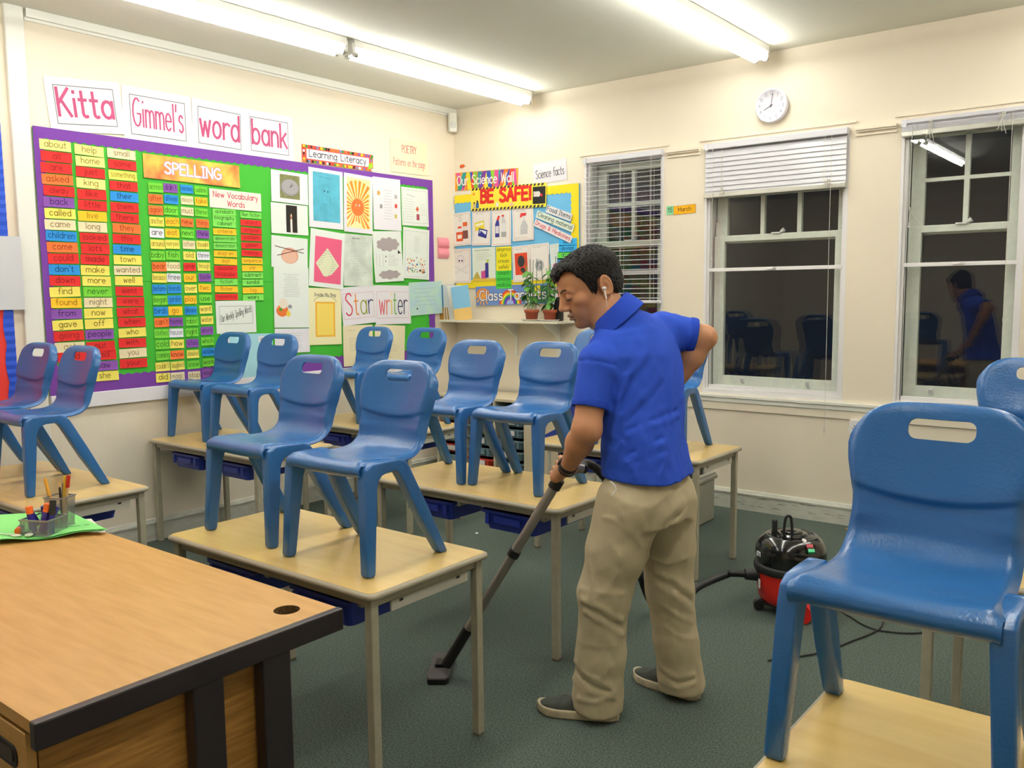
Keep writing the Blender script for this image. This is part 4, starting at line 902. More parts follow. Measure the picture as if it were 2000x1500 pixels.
s.text('New Vocabulary', 0, s.h*.08, s.h*.30, RD, .12, maxw=s.w*.86); s.text('Words', 0, -s.h*.36, s.h*.30, RD, .12, maxw=s.w*.4)
s.done('title_card', 'cream card reading New Vocabulary Words in red, above the two narrow lists', 'sign')
# spelling banner: blotchy yellow and red cloud print
SPB = mat('fiery_print', '#f6dc55', .5, nscale=7, hex2='#e8552c')
s = sheet('L', (275,300), (463,325), (276,347), SPB, lift=LIFT+.002, curl=.008)
s.text('SPELLING', 0, -s.h*.22, s.h*.46, P('#b98bb5'), .26, n=2, maxw=s.w*.84); s.text('SPELLING', 0, -s.h*.22, s.h*.46, P('#f6f1f4'), .17, n=3, maxw=s.w*.84)
s.done('spelling_banner', 'yellow and red banner with SPELLING in white outlined letters', 'banner')
s = sheet('L', (416,588), (494,587), (420,652), LWG, lift=LIFT+.001)
s.box(-s.w*.42, s.w*.42, -s.h*.22, s.h*.34, .0025, GREY); s.text('Our Weekly Spelling Words', 0, .0, s.h*.22, INK, .12, maxw=s.w*.78, rise=.28)
s.done('weekly_words_sheet', 'white sheet reading Our Weekly Spelling Words with slanted black lettering', 'poster')
s = sheet('L', (425,652), (527,651), (430,745), P('#a9dcea'), lift=LIFT+.0005); s.done('blue_sheet', 'light blue backing sheet holding the small weekly spelling words', 'poster')
for nm, px, py in (('sent', 510, 662), ('held', 509, 683), ('dress', 509, 699), ('desk', 511, 715), ('cold', 434, 668), ('hand', 435, 690), ('went', 436, 712)):
    y, z = L2(px, py); s = Sheet('L', y, z, .075, .040, random.uniform(-.01, .06), LIFT+.003, face=P('#eceaf4')); s.text(nm, 0, -.008, .024, INK, .13, maxw=.05)
    s.done('word_card', 'small white card with the word %s on the light blue sheet' % nm, 'word card', 'weekly spelling cards on the light blue sheet')
# learning literacy and poetry
s = sheet('L', (588,281), (727,303), (590,316), P('#e4553f'), lift=.004, curl=.004); rr = random.Random(5)
cols = ['#e8c62f', '#7a5fae', '#3f8f3a', '#2f2a2a', '#eae6ea', '#e0793a', '#c23a3a', '#6d87c4']
for k in range(26):
    for sgn in (-1, 1):
        a = -s.w*.48+s.w*.96*k/25+rr.uniform(-.008,.008); bb = sgn*s.h*.41; s.poly([(a-.012, bb-.008), (a+.008, bb-.012), (a+.012, bb+.007), (a-.008, bb+.011)], P(rr.choice(cols)), 1)
for k in range(5):
    for sgn in (-1, 1): a = sgn*s.w*.475; bb = -s.h*.3+s.h*.6*k/4; s.poly([(a-.008, bb-.01), (a+.009, bb-.008), (a+.007, bb+.01), (a-.009, bb+.007)], P(rr.choice(cols)), 1)
s.rect(-s.w*.44, s.w*.44, -s.h*.27, s.h*.27, P('#f2ecf6'), 2); s.text('Learning Literacy', -.005, -s.h*.14, s.h*.40, INK, .12, n=3, maxw=s.w*.82); s.poly([(s.w*.42, -s.h*.42), (s.w*.49, -s.h*.3), (s.w*.49, s.h*.05), (s.w*.43, -s.h*.1)], P('#9ccf2f'), 4)
s.done('literacy_banner', 'banner reading Learning Literacy with a bright jewel patterned border', 'banner')
s = sheet('L', (760,269), (832,281), (764,335), P('#f7ecc9'), lift=.004, curl=.003)
s.text('POETRY', 0, s.h*.12, s.h*.22, RD, .13, sx=.6); s.text('Patterns on the page', 0, -s.h*.28, s.h*.22, RD, .12, maxw=s.w*.86); s.done('poetry_sheet', 'cream sheet reading POETRY Patterns on the page in red', 'poster')
# ---------------- posters on the green board ----------------
PG = 'posters on the right half of the green board'
def poster(p0, p1, p2, face, name, label, lift=.0, curl=.004): s = sheet('L', p0, p1, p2, face, lift=LIFT+lift, curl=curl); s.name_, s.lab_ = name, label; return s
def fin(s): s.done(s.name_, s.lab_, 'poster', PG)
s = poster((525,331), (597,342), (526,393), LW, 'picture_card', 'white card with a photo of a round grey sundial on grass'); w, h = s.w, s.h
s.rect(-w*.27, w*.27, -h*.36, h*.40, mat('grass_print', '#8f8f5f', .8, nscale=60, hex2='#6a6f45'), 1); s.ell(0, .0, w*.25, h*.27, P('#8d8a8c'), 2); s.ell(.002, .004, w*.22, h*.24, P('#a39fa3'), 3); s.line([(0, 0), (.018, .028)], .004, INK, 4); s.line([(0, 0), (.03, .02)], .003, INK, 4); fin(s)
s = poster((525,395), (597,403), (526,455), LWG, 'picture_card', 'white card with a photo of a white candle on black'); w, h = s.w, s.h
s.rect(-w*.10, w*.20, -h*.44, h*.46, P('#2c2723'), 1); s.rect(.004, .02, -h*.44, 0, P('#efe6e0'), 2); s.ell(.012, .018, .006, .02, P('#f7d9a6'), 2); s.ell(.012, .012, .004, .010, P('#b5452f'), 3); fin(s)
s = poster((525,459), (596,467), (527,521), LWG, 'picture_card', 'white card showing a pink bowl with two crossed chopsticks'); w, h = s.w, s.h
s.ell(0, -h*.1, w*.24, h*.26, P('#dba78f'), 1); s.ell(-.002, -h*.14, w*.2, h*.2, P('#e4b7a0'), 2); s.line([(-w*.4, h*.17), (w*.38, h*.02)], .005, P('#5b2f2a'), 3); s.line([(-w*.34, -h*.12), (w*.38, h*.16)], .005, P('#5b2f2a'), 4); fin(s)
s = poster((530,520), (598,524), (532,640), LWG, 'poem_sheet', 'tall white poem sheet with an orange toy basket drawing', .001); w, h = s.w, s.h
s.text('', 0, 0, .1, INK); s.lines(-w*.25, w*.25, h*.38, h*.02, 14, GREY, .0018, 3, True); s.ell(-w*.27, -h*.22, w*.17, h*.10, P('#e9793a'), 1); s.ell(-w*.24, -h*.10, w*.12, h*.09, P('#efe3d2'), 2); s.ell(-w*.1, -h*.27, w*.06, h*.05, P('#e9cf4a'), 3); s.ell(-w*.32, -h*.2, w*.05, h*.03, P('#5f9a3a'), 4); s.ell(-w*.05, -h*.15, w*.06, h*.03, P('#9a9a9a'), 3); fin(s)
s = poster((532,642), (600,641), (534,690), LW, 'poem_sheet', 'second white poem sheet, just below the toy basket poem'); s.lines(-s.w*.3, s.w*.3, s.h*.3, -s.h*.3, 7, GREY, .0018, 4, True); fin(s)
s = poster((598,326), (665,337), (600,443), LW, 'art_poster', 'white poster with a light blue panel and sketched sea creature'); w, h = s.w, s.h
s.rect(-w*.38, w*.41, -h*.39, h*.44, mat('blue_wash', '#56b3cc', .7, noise=.15, nscale=15), 1)
s.line([( .07*math.cos(t*PI/10)*.55, .03+.12*math.sin(t*PI/10)*.6) for t in range(11)], .0018, P('#3b8298'), 2); s.line([(-.038,.03),(-.034,-.04),(.034,-.04),(.038,.03)], .0018, P('#3b8298'), 2)
for k in range(6): s.line([(-.04+.016*k, -.045), (-.055+.021*k, -.075), (-.045+.018*k, -.10), (-.05+.02*k, -.12)], .0018, P('#3b8298'), 2)
s.ell(-.016, .055, .006, .006, P('#1c3c48'), 3); s.ell(.016, .052, .006, .006, P('#1c3c48'), 3); s.line([(-w*.2, h*.36), (w*.2, h*.35)], .003, P('#3b8298'), 2); fin(s)
s = poster((667,337), (723,347), (668,452), LW, 'art_poster', 'poster of an orange smiling sun with long yellow rays', .001); w, h = s.w, s.h
s.rect(-w*.40, w*.42, -h*.42, h*.44, P('#ece7ae'), 1)
for k in range(26):
    a = 2*PI*k/26; L_ = min(abs(.40*w/max(1e-6, abs(math.cos(a)))), abs((.41*h if math.sin(a) < 0 else .5*h)/max(1e-6, abs(math.sin(a)))))*.98; cx, cy = -.008, -h*.05
    L_ = min(L_, h*.45); p = lambda r_, t: (max(-w*.40, min(w*.42, cx+r_*math.cos(a+t))), max(-h*.42, min(h*.44, cy+r_*math.sin(a+t))))
    s.poly([p(.03, -.05), p(L_, -.075), p(L_, .075), p(.03, .05)], P('#f0a32f' if k % 2 else '#e08a2a'), 2)
s.ell(-.008, -h*.06, w*.22, h*.15, P('#ef7a3a'), 3); [s.ell(-.008+q, -h*.03, .0065, .009, P('#f3e9e0'), 4) for q in (-.016, .016)]; [s.ell(-.008+q, -h*.035, .0035, .005, INK, 5) for q in (-.016, .016)]
s.line([(-.025, -h*.11), (-.008, -h*.125), (.012, -h*.11)], .002, P('#b8431f'), 4); fin(s)
s = poster((724,345), (778,352), (725,448), LW, 'poem_sheet', 'white poem sheet with small food pictures beside the verses', .0015); w, h = s.w, s.h
s.lines(-w*.12, w*.2, h*.26, -h*.28, 11, GREY, .002, 8, True)
for a, b_, c_ in ((-.3, .2, '#d9a54a'), (-.22, -.05, '#9a9a98'), (.32, .16, '#b3b3b0'), (.32, -.02, '#d9402f'), (.3, -.22, '#c9c05a')): s.poly([(w*a-.013, h*b_-.014), (w*a+.012, h*b_-.017), (w*a+.015, h*b_+.012), (w*a-.010, h*b_+.017)], P(c_), 2)
fin(s)
s = poster((780,365), (832,371), (781,440), LWG, 'worksheet', 'bordered worksheet with two small red drawings, top right of the board', .0005); w, h = s.w, s.h
s.box(-w*.46, w*.44, -h*.42, h*.44, .0015, GREY, 2); s.lines(-w*.4, -w*.02, h*.2, -h*.32, 9, GREY, .0016, 9); s.lines(w*.2, w*.42, h*.08, -h*.2, 6, GREY, .0014, 10); s.line([(-w*.3, h*.32), (w*.0, h*.26)], .003, GREY); s.poly([(w*.08, h*.03), (w*.02, -h*.05), (w*.08, -h*.13), (w*.14, -h*.05)], P('#e06a4a'), 3); s.rect(w*.04, w*.15, -h*.34, -h*.18, P('#a8505a'), 3); fin(s)
s = poster((600,445), (667,457), (601,558), LWG, 'art_poster', 'pink poster with a pale diamond shape full of writing', .0015, .008); w, h = s.w, s.h
s.rect(-w*.36, w*.42, -h*.42, h*.38, P('#e05f83'), 1); s.poly([(.0, h*.20), (w*.36, -h*.09), (.0, -h*.38), (-w*.32, -h*.09)], P('#dfe2c0'), 2)
for k in range(11):
    b_ = h*.14-k*h*.042; hw_ = max(.006, w*.28*(1-abs(b_+h*.09)/(h*.29))); s.rect(-hw_, hw_, b_-.0012, b_+.0012, GREY, 3)
fin(s)
s = poster((667,456), (724,461), (666,558), mat('pale_pattern', '#dfe8dd', .8, nscale=9, hex2='#c2cbc0'), 'poem_sheet', 'pale grey green poem sheet with faint animal shapes', .001, .006); w, h = s.w, s.h
s.lines(-w*.2, w*.2, h*.42, h*.41, 1, INK, .005, 2); s.lines(-w*.26, w*.28, h*.34, -h*.3, 20, GREY, .0022, 12, True); fin(s)
s = poster((724,452), (780,452), (727,552), LWG, 'poem_sheet', 'white sheet with a grey cloud at top and grey shape at bottom', .002, .008); w, h = s.w, s.h
CL = P('#a89ea0')
for cy, rx, ry, kk in ((h*.24, w*.36, h*.12, 9), (-h*.36, w*.34, h*.08, 8)):
    s.ell(.004, cy, rx, ry, CL, 1)
    for k in range(kk): a = 2*PI*k/kk; s.ell(.004+rx*.86*math.cos(a), cy+ry*.8*math.sin(a), rx*.26, ry*.4, CL, 2+k % 2, 12)
for q in (-.40, -.30, -.18): s.rect(w*q-.001, w*q+.001, -h*.2, h*.05, GREY, 1)
s.lines(.0, w*.36, h*.03, -h*.18, 8, GREY, .0018, 5); s.ell(-w*.08, h*.0, .008, .008, GREY, 2); s.ell(-w*.09, -h*.09, .007, .007, GREY, 2); s.poly([(w*.36, h*.13), (w*.46, h*.06), (w*.34, h*.05)], INK, 2); fin(s)
s = poster((782,443), (833,450), (784,543), LWG, 'poem_sheet', 'white poem sheet with a colourful street picture at its foot', .001, .008); w, h = s.w, s.h
s.box(-w*.42, w*.42, -h*.46, h*.44, .0012, GREY); s.lines(-w*.1, w*.14, h*.33, h*.04, 9, GREY, .0018, 6, True); rr = random.Random(9)
for k in range(60): a, b_ = rr.uniform(-w*.34, w*.34), rr.uniform(-h*.38, -h*.06); s.ell(a, b_, rr.uniform(.004, .012), rr.uniform(.004, .010), P(rr.choice(['#e07a3f', '#2f63b3', '#5f9a4a', '#f0d9a0', '#c8d0c0', '#b3452f', '#3a3a3a', '#e9b48f', '#8fb0d9'])), 2+k % 4, 8)
fin(s)
s = poster((598,562), (662,564), (600,674), P('#f3edbd'), 'poem_sheet', 'cream poem poster, Inside My Bag heading over an orange bordered verse'); w, h = s.w, s.h
OP = P('#f0b53f'); s.rect(-w*.30, w*.30, -h*.36, h*.26, OP, 1); s.rect(-w*.25, w*.25, -h*.33, h*.23, P('#f5d96a'), 2); s.lines(-w*.24, w*.24, h*.2, -h*.33, 17, P('#9a7a2a'), .002, 22, True)
s.line([(w*.34*math.cos(PI*k/10), h*.26+h*.10*math.sin(PI*k/10)) for k in range(11)], .0025, INK, 2)
s.text('Inside My Bag', 0, h*.36, h*.055, INK, .13, maxw=w*.74); fin(s)
STC = [P(c) for c in ('#d1324f', '#e8902f', '#9aab3a', '#3a4660', '#2f2f3a')]
for wd_, p0, p1, p2, cl in (('Star', (662,562), (729,557), (664,637), ['#d1284a', '#ef8a2a', '#8d9d35', '#34406a']), ('writer', (728,557), (797,558), (729,634), ['#dd6a78', '#e57a6a', '#efd94a', '#5fae3a', '#34405a', '#34405a'])):
    s = poster(p0, p1, p2, LW, 'name_sheet', 'white sheet with the word %s in rainbow coloured letters, thin red frame' % wd_, .003, .006); w, h = s.w, s.h
    s.box(-w*.46, w*.44, -h*.34, h*.34, .0018, P('#d98a96')); u = h*.5/8; sx = min(1, w*.78/(tlen(wd_)*u)); x = -tlen(wd_)*u*sx/2
    for k, ch in enumerate(wd_):
        for st in G[ch][1:]: s.line([(x+p[0]*u*sx, -h*.24+p[1]*u*1.15) for p in st], .0095, P(cl[k]), 3)
        x += (G[ch][0]+1.7)*u*sx
    fin(s)
s = poster((793,552), (857,549), (797,617), mat('map_print', '#bfe0cf', .8, nscale=12, hex2='#b3d3df'), 'map_poster', 'pale green and blue map poster below the street picture', .004); w, h = s.w, s.h
s.lines(-w*.35, w*.35, h*.3, -h*.2, 5, GREY, .002, 31); s.ell(-w*.28, -h*.3, .008, .008, INK, 3); fin(s)
for k, (p0, p1, p2) in enumerate((((664,636), (722,634), (668,716)), ((726,634), (785,636), (728,716)))):
    s = poster(p0, p1, p2, P('#f2e8c4'), 'letter_sheet', 'cream letter sheet on the wall board, %s of the two behind the far chairs' % ('left' if k == 0 else 'right'), .004); w, h = s.w, s.h
    s.lines(-w*.35, -w*.05, h*.38, h*.37, 1, GREY, .0018, 3); s.lines(-w*.3, w*.35, h*.18, -h*.12, 7, GREY, .0018, 14+k); s.line([(.0+.03*math.cos(t), -h*.33+.022*math.sin(t)) for t in [i*PI/6 for i in range(13)]], .0015, P('#c9a08a'), 2); fin(s)
# pink folded paper on the wall near the corner
b = MB(); y_, z_ = L2(865, 484); b.v = []
PK = mat('pink_paper', '#f59aa8', .8)
for z0_, z1_, bulge, nm in ((.0, .085, .018, 'a'), (-.09, .0, .016, 'b')):
    vs = []
    for j in range(9):
        t = j/8; zz = z0_+(z1_-z0_)*t; d = bulge*math.sin(PI*t)+.004
        vs += [(d, -.068, zz), (d, .06, zz)]
    b.add(vs, [(2*i, 2*i+1, 2*i+3, 2*i+2) for i in range(8)], PK, True)
    for sx_ in (-.068, .06): b.add([v for v in vs if abs(v[1]-sx_) < 1e-6]+[(.003, sx_, z0_), (.003, sx_, z1_)], [tuple(range(9))+(10, 9)], PK)
for k in range(6): b.add([(.012, -.066+k*.021, -.006), (.012, -.048+k*.021, -.006), (.03, -.05+k*.021, .012), (.03, -.064+k*.021, .012)], [(0,1,2,3)], PK)
o = b.build('pink_paper'); o.location = (.001, y_, z_); tag(o, 'pink folded paper lantern shape pinned to the wall near the corner', 'paper craft')
# ---------------- left of the pole ----------------
BLC = mat('blue_corrugated', '#1f50d0', .6); nt = BLC.node_tree
b = MB(); ya_, za_ = on(12, 236, 0, 0).y, on(8, 240, 0, 0).z
b.box(.002, .014, -5.2, on(29, 690, 0, 0).y-.002, .85, za_, mat('red_backing', '#e8392f', .7)); 
vs = []; N = 70; y0_ = on(12, 690, 0, 0).y; y1_ = on(29, 690, 0, 0).y
for k in range(N+1):
    z = .86+(za_-.86)*k/N; vs += [(.0165+.0025*(k % 2), y0_-.012*abs(math.sin(k*.35)), z), (.0165+.0025*(k % 2), y1_, z)]
b.add(vs, [(2*i, 2*i+1, 2*i+3, 2*i+2) for i in range(N)], BLC)
o = b.build('red_board'); tag(o, 'red display board with blue corrugated border, cut by the left edge', 'display board')
b = MB(); zt_, zb_ = on(20, 462, 0, .02).z, on(20, 605, 0, .02).z; ye_ = on(40, 540, 0, .02).y; vs = []
for k in range(13):
    yy = ye_-.9*k/12; d = .024+.03*math.exp(-k*1.2); vs += [(d, yy, zb_), (d, yy, zt_)]
b.add(vs, [(2*i, 2*i+1, 2*i+3, 2*i+2) for i in range(12)], mat('flip_sheet', '#d9dbe0', .25, coat=.5), True); o = b.build('laminated_sheet'); tag(o, 'glossy grey white laminated sheet over the blue edge, left of the pole', 'poster')
# ---------------- science wall ----------------
YB_ = mat('yellow_border', '#f7dc1f', .75); SKY = mat('sky_backing', '#6db9e6', .75)
x0, x1, z0, z1 = .012, 1.285, 1.56, 2.345
root = empty('science_board', ((x0+x1)/2, 0, (z0+z1)/2), label='blue display board with yellow scalloped border in the room corner', cat='display board')
b = MB(); ox, oz = root.location.x, root.location.z
b.box(x0-ox, x1-ox, -.014, -.002, z0-oz, z1-oz, SKY); b.build('backing', root)
b = MB(); wv = .045
def strip2(u0, u1, fix, inner, horiz):
    n = int((u1-u0)/wv*8); vs = []; sg = 1 if inner < fix else -1
    for i in range(n+1):
        u = u0+(u1-u0)*i/n; e = inner+.009*abs(math.sin(PI*u/wv))*sg*-1
        for v_ in (fix, e): vs.append((u-ox, -.0165, v_-oz) if horiz else (v_-ox, -.0169, u-oz))
    b.add(vs, [(2*i, 2*i+1, 2*i+3, 2*i+2) for i in range(n)], YB_)
strip2(x0, x1, z1, z1-.06, True); strip2(x0, x1, z0, z0+.06, True); strip2(z0, z1, x1, x1-.065, False); b.build('scalloped_border', root)
SL = .018; SG = 'posters on the science board'
s = sheet('B', (889,338), (1012,328), (890,373), P('#f3a03a'), lift=.003, curl=.002); rr = random.Random(2); w, h = s.w, s.h
for k in range(26):
    a = -w*.46+w*.92*k/25; c_ = ['#8fc43a', '#e2539a', '#2f9a9a', '#7a3f9a', '#ef7a2a', '#e9df3a', '#3f56b8', '#f0443a'][k % 8]; q = rr.uniform(-.03, .03)
    s.poly([(max(-w*.49, a-.022+q), -h*.48), (min(w*.49, a+.022+q), -h*.48), (min(w*.49, a+.026-q), h*.48), (max(-w*.49, a-.018-q), h*.48)], P(c_), 1+k % 3)
s.text('Our Science Wall', -.01, -h*.20, h*.50, P('#f7f5ee'), .15, n=6, maxw=w*.90); s.done('science_banner', 'rainbow patterned banner reading Our Science Wall in white', 'banner')
s = sheet('B', (1041,322), (1106,309), (1043,362), LW, lift=.003); s.text('Science facts', 0, -s.h*.22, s.h*.40, INK, .14, maxw=s.w*.84); s.done('science_facts_sheet', 'white sheet reading Science facts in tall black letters beside the window', 'poster')
s = sheet('B', (923,369), (1070,357), (924,413), P('#f6e34a'), lift=SL+.005, curl=.003); w, h = s.w, s.h
for k in range(20):
    a = -w*.49+w*.97*k/20
    for b0_ in (-h*.5, h*.40): s.poly([(a, b0_), (a+w*.028, b0_), (a+w*.040, b0_+h*.10), (a+w*.012, b0_+h*.10)], INK, 1)
s.rect(w*.33, w*.49, -h*.36, h*.36, P('#2a2a2a'), 1); s.ell(w*.40, h*.05, .02, .022, P('#e3dcd8'), 2); s.ell(w*.44, .0, .012, .012, P('#cf2a2a'), 3); s.rect(w*.34, w*.40, -.01, .03, P('#e3dcd8'), 2)
s.ell(-w*.46, h*.25, .012, .012, P('#ef8a3a'), 2); s.ell(-w*.41, -h*.10, .010, .012, P('#5a3a2a'), 2); s.rect(-w*.43, -w*.39, -h*.38, -h*.15, P('#2f63a8'), 2); s.ell(-w*.455, -h*.15, .008, .010, P('#5a3a2a'), 2); s.rect(-w*.47, -w*.44, -h*.38, -h*.2, P('#c8b48f'), 2)
s.text('BE SAFE!', -.02, -h*.14, h*.52, P('#da2f28'), .27, n=4, maxw=w*.66); s.rect(-.12, -.09, -h*.36, -h*.2, P('#e9e4da'), 5); s.poly([(.02, -h*.36), (.07, -h*.36), (.045, -h*.18)], P('#e4b0a0'), 5)
s.done('be_safe_banner', 'yellow banner with BE SAFE! in red and black striped edges', 'banner')
RB = P('#c98f86')
def hz(p0, p1, p2, lab, draw, title=True):
    s = sheet('B', p0, p1, p2, P('#eee8e2'), lift=SL, curl=.008); w, h = s.w, s.h; s.box(-w*.44, w*.44, -h*.46, h*.46, .0022, RB)
    if title: s.lines(-w*.3, w*.3, h*.41, h*.40, 1, GREY, .003, 2)
    draw(s, w, h); s.done('safety_card', lab, 'poster', SG)
def d1_(s, w, h):
    s.rect(-w*.30, w*.06, -h*.36, -h*.08, P('#e0562a'), 2); s.rect(-w*.24, .0, -h*.28, -h*.16, P('#efe6da'), 3); s.rect(-w*.2, -.0, -h*.07, h*.03, P('#efe6e2'), 2); s.rect(-w*.2, -.0, h*.03, h*.09, P('#d8452f'), 2)
    s.rect(.012, w*.34, -h*.30, -h*.04, P('#7a4a44'), 2); s.rect(.012, w*.34, -h*.05, h*.08, P('#e9e0dc'), 3); s.rect(.016, w*.32, h*.08, h*.2, P('#e06a2f'), 2); s.ell(-.01, h*.3, .018, .02, P('#b5b0ac'), 2); s.ell(-.01, h*.3, .013, .015, P('#eee8e2'), 3)
def d2_(s, w, h):
    s.poly([(-w*.36, h*.16), (w*.14, h*.22), (w*.18, -h*.02), (-w*.34, -h*.08)], P('#e3cf3f'), 2); s.poly([(-w*.30, h*.12), (w*.1, h*.17), (w*.12, h*.1), (-w*.28, h*.04)], P('#f4f0dc'), 3)
    s.poly([(-w*.12, .0), (w*.34, -h*.06), (w*.28, -h*.30), (-w*.18, -h*.22)], P('#34368c'), 3); s.poly([(-w*.08, -h*.04), (w*.28, -h*.09), (w*.25, -h*.19), (-w*.1, -h*.14)], P('#e6e8f0'), 4)
def d3_(s, w, h):
    s.rect(-w*.32, -w*.10, -h*.26, h*.10, P('#39398c'), 2); s.poly([(-w*.32, h*.10), (-w*.10, h*.10), (-w*.12, h*.2), (-w*.22, h*.24)], P('#39398c'), 2); s.poly([(-w*.24, h*.22), (-w*.12, h*.2), (-w*.06, h*.32), (-w*.16, h*.34)], P('#d8343c'), 3); s.rect(-w*.30, -w*.12, -h*.15, h*.05, P('#dcd8de'), 3)
    s.rect(.0, w*.26, -h*.24, h*.12, P('#e4e2e2'), 2); s.poly([(.0, h*.12), (w*.26, h*.12), (w*.12, h*.32), (.01, h*.3)], P('#d0cecf'), 2); s.rect(.006, .03, h*.30, h*.35, P('#d8343c'), 3); s.rect(.0, w*.26, -h*.26, -h*.12, P('#a9a9a8'), 3)
def d4_(s, w, h):
    s.poly([(-w*.14, -h*.30), (w*.2, -h*.30), (w*.22, -h*.05), (w*.1, h*.12), (-.0, h*.12), (-w*.14, -h*.08)], P('#c2c2c4'), 2); s.rect(-w*.1, w*.16, -h*.24, -h*.1, P('#e8e8ea'), 3); s.rect(.004, .018, h*.12, h*.24, P('#dcdcdc'), 2)
    s.poly([(-w*.14, h*.22), (-w*.06, h*.22), (.0, h*.26), (w*.14, h*.25), (w*.18, h*.34), (-w*.1, h*.35)], P('#d83a3f'), 3); s.lines(-w*.4, w*.4, -h*.40, -h*.41, 1, GREY, .003, 6)
def d5_(s, w, h):
    s.ell(0, h*.18, w*.17, h*.13, P('#b9aeb0'), 1); s.ell(0, h*.18, w*.155, h*.118, P('#f0e8ea'), 2); s.rect(-w*.09, w*.09, h*.0, h*.1, P('#f0e8ea'), 3); [s.ell(q, h*.15, .008, .009, INK, 4) for q in (-.016, .016)]; s.poly([(-.004, h*.09), (.004, h*.09), (0, h*.12)], INK, 4)
    for sg in (-1, 1): s.line([(-sg*w*.34, h*.0), (sg*w*.3, -h*.22)], .010, P('#b9aeb0'), 2); s.line([(-sg*w*.34, h*.0), (sg*w*.3, -h*.22)], .007, P('#f0e8ea'), 3)
def d6_(s, w, h): s.rect(-w*.36, w*.36, -h*.3, h*.3, P('#d8482a'), 2); s.ell(0, .02, w*.2, h*.16, INK, 3); s.ell(.01, -.06, w*.16, h*.1, INK, 3)
def d7_(s, w, h):
    s.ell(.0, -h*.1, w*.22, h*.16, P('#b5b5b5'), 2); [s.rect(-.02+.012*k, -.014+.012*k, -h*.2, .0, INK, 3) for k in range(4)]
hz((887,418), (923,413), (886,482), 'white card picturing orange and brown medicine bottles', d1_); hz((925,413), (961,411), (925,480), 'white card picturing a yellow and a blue packet', d2_)
hz((963,411), (1001,408), (963,481), 'white card picturing a blue bleach bottle with red cap', d3_); hz((1003,409), (1044,404), (1005,472), 'white card picturing a spray bottle with a red trigger', d4_)
hz((884,487), (924,485), (882,553), 'white card with skull and crossbones drawing', d5_); hz((1004,482), (1038,478), (1004,552), 'white card with an orange and black picture behind the left plant', d6_); hz((1036,478), (1075,474), (1038,548), 'white card with a grey drawing behind the right plant', d7_)
s = sheet('B', (926,485), (971,482), (925,550), P('#e3ecdc'), lift=SL, curl=.003); w, h = s.w, s.h
s.lines(-w*.4, w*.3, h*.42, h*.41, 1, INK, .004, 3); s.lines(-w*.3, w*.35, h*.34, h*.14, 5, GREY, .002, 5); s.rect(-w*.5, w*.5, -h*.5, -h*.42, P('#d9b848'), 2); s.rect(-w*.12, w*.12, -h*.42, -h*.18, P('#c8508c'), 2); s.rect(w*.06, w*.2, -h*.4, h*.04, P('#3f3a8c'), 3); s.rect(-w*.14, -w*.02, -h*.2, h*.05, P('#e6e8e6'), 3); s.poly([(w*.1, h*.04), (w*.18, h*.04), (w*.24, h*.14), (w*.16, h*.14)], P('#b8c83a'), 3); s.poly([(-w*.5, -h*.42), (-w*.3, -h*.2), (-w*.15, -h*.42)], P('#b8a24a'), 2)
s.done('leaflet', 'pale green leaflet with drawn coloured bottles on the science board', 'leaflet', SG)
for k, (wd_, c_) in enumerate((('dangerous', '#f2e32a'), ('lock', '#f2e32a'), ('cream', '#f2e32a'), ('safely', '#f2e32a'), ('bleach', '#4ed048'), ('administer', '#4ed048'), ('medicine', '#4ed048'))):
    x, z = B2(987, 488+k*11.6); s = Sheet('B', x, z, .162, .050, random.uniform(-.02, .02), SL+.004, face=P(c_)); s.text(wd_, 0, -.008, .030, P('#4a5a1f') if k < 4 else P('#1f5a2a'), .11, maxw=.145); s.done('word_card', '%s card with the word %s in the science word column' % ('yellow' if k < 4 else 'green', wd_), 'word card', 'word cards on the science board')
for wd_, c_, px, py in (('dose', '#3fb2f0', 1112, 473), ('dosage', '#3fb2f0', 1112, 486), ('drugs', '#6fe04a', 1110, 499), ('cure', '#3a8fd0', 1109, 511)):
    x, z = B2(px, py); s = Sheet('B', x, z, .17, .056, 0, SL+.004, face=P(c_)); s.text(wd_, 0, -.008, .030, P('#1f3f6a'), .11, maxw=.11); s.done('word_card', 'card with the word %s just above the hair of the man' % wd_, 'word card', 'word cards on the science board')
for wd_, c_, ink, p0, p1, p2 in (('Food Items', '#e9e8ee', '#3a4a52', (1072,400), (1121,418), (1070,415)), ('Cleaning material', '#e3efe2', '#4a5f50', (1054,411), (1126,440), (1050,425)), ('Drugs & Medicines', '#f1e6ea', '#d33a48', (1050,428), (1122,462), (1046,441))):
    s = sheet('B', p0, p1, p2, P(c_), lift=SL+.009); s.text(wd_, 0, -s.h*.20, s.h*.58, P(ink), .13, maxw=s.w*.92); s.done('strip_label', 'slanted strip reading %s on the science board' % wd_, 'sign', 'slanted strips on the science board')
s = sheet('B', (1077,478), (1096,475), (1079,540), P('#e3ece8'), lift=SL); s.lines(-s.w*.4, s.w*.4, s.h*.45, s.h*.05, 8, GREY, .002, 8); s.ell(0, -s.h*.18, s.w*.3, s.h*.08, P('#d05aa8'), 2); s.ell(.01, -s.h*.3, s.w*.3, s.h*.08, P('#e9b05a'), 2); s.done('leaflet', 'narrow white leaflet with pink and orange drawing between plant and head', 'leaflet', SG)
s = sheet('B', (932,560), (1078,553), (933,597), P('#6f8fd0'), lift=.020, curl=.002); w, h = s.w, s.h
s.ell(-w*.40, h*.1, w*.09, h*.3, P('#f0953a'), 1)
for k in range(7): a = R(200+k*25); s.line([(-w*.40, h*.1), (-w*.40+.09*math.cos(a), max(-h*.47, h*.1+.09*math.sin(a)))], .014, P('#f0a84a'), 2)
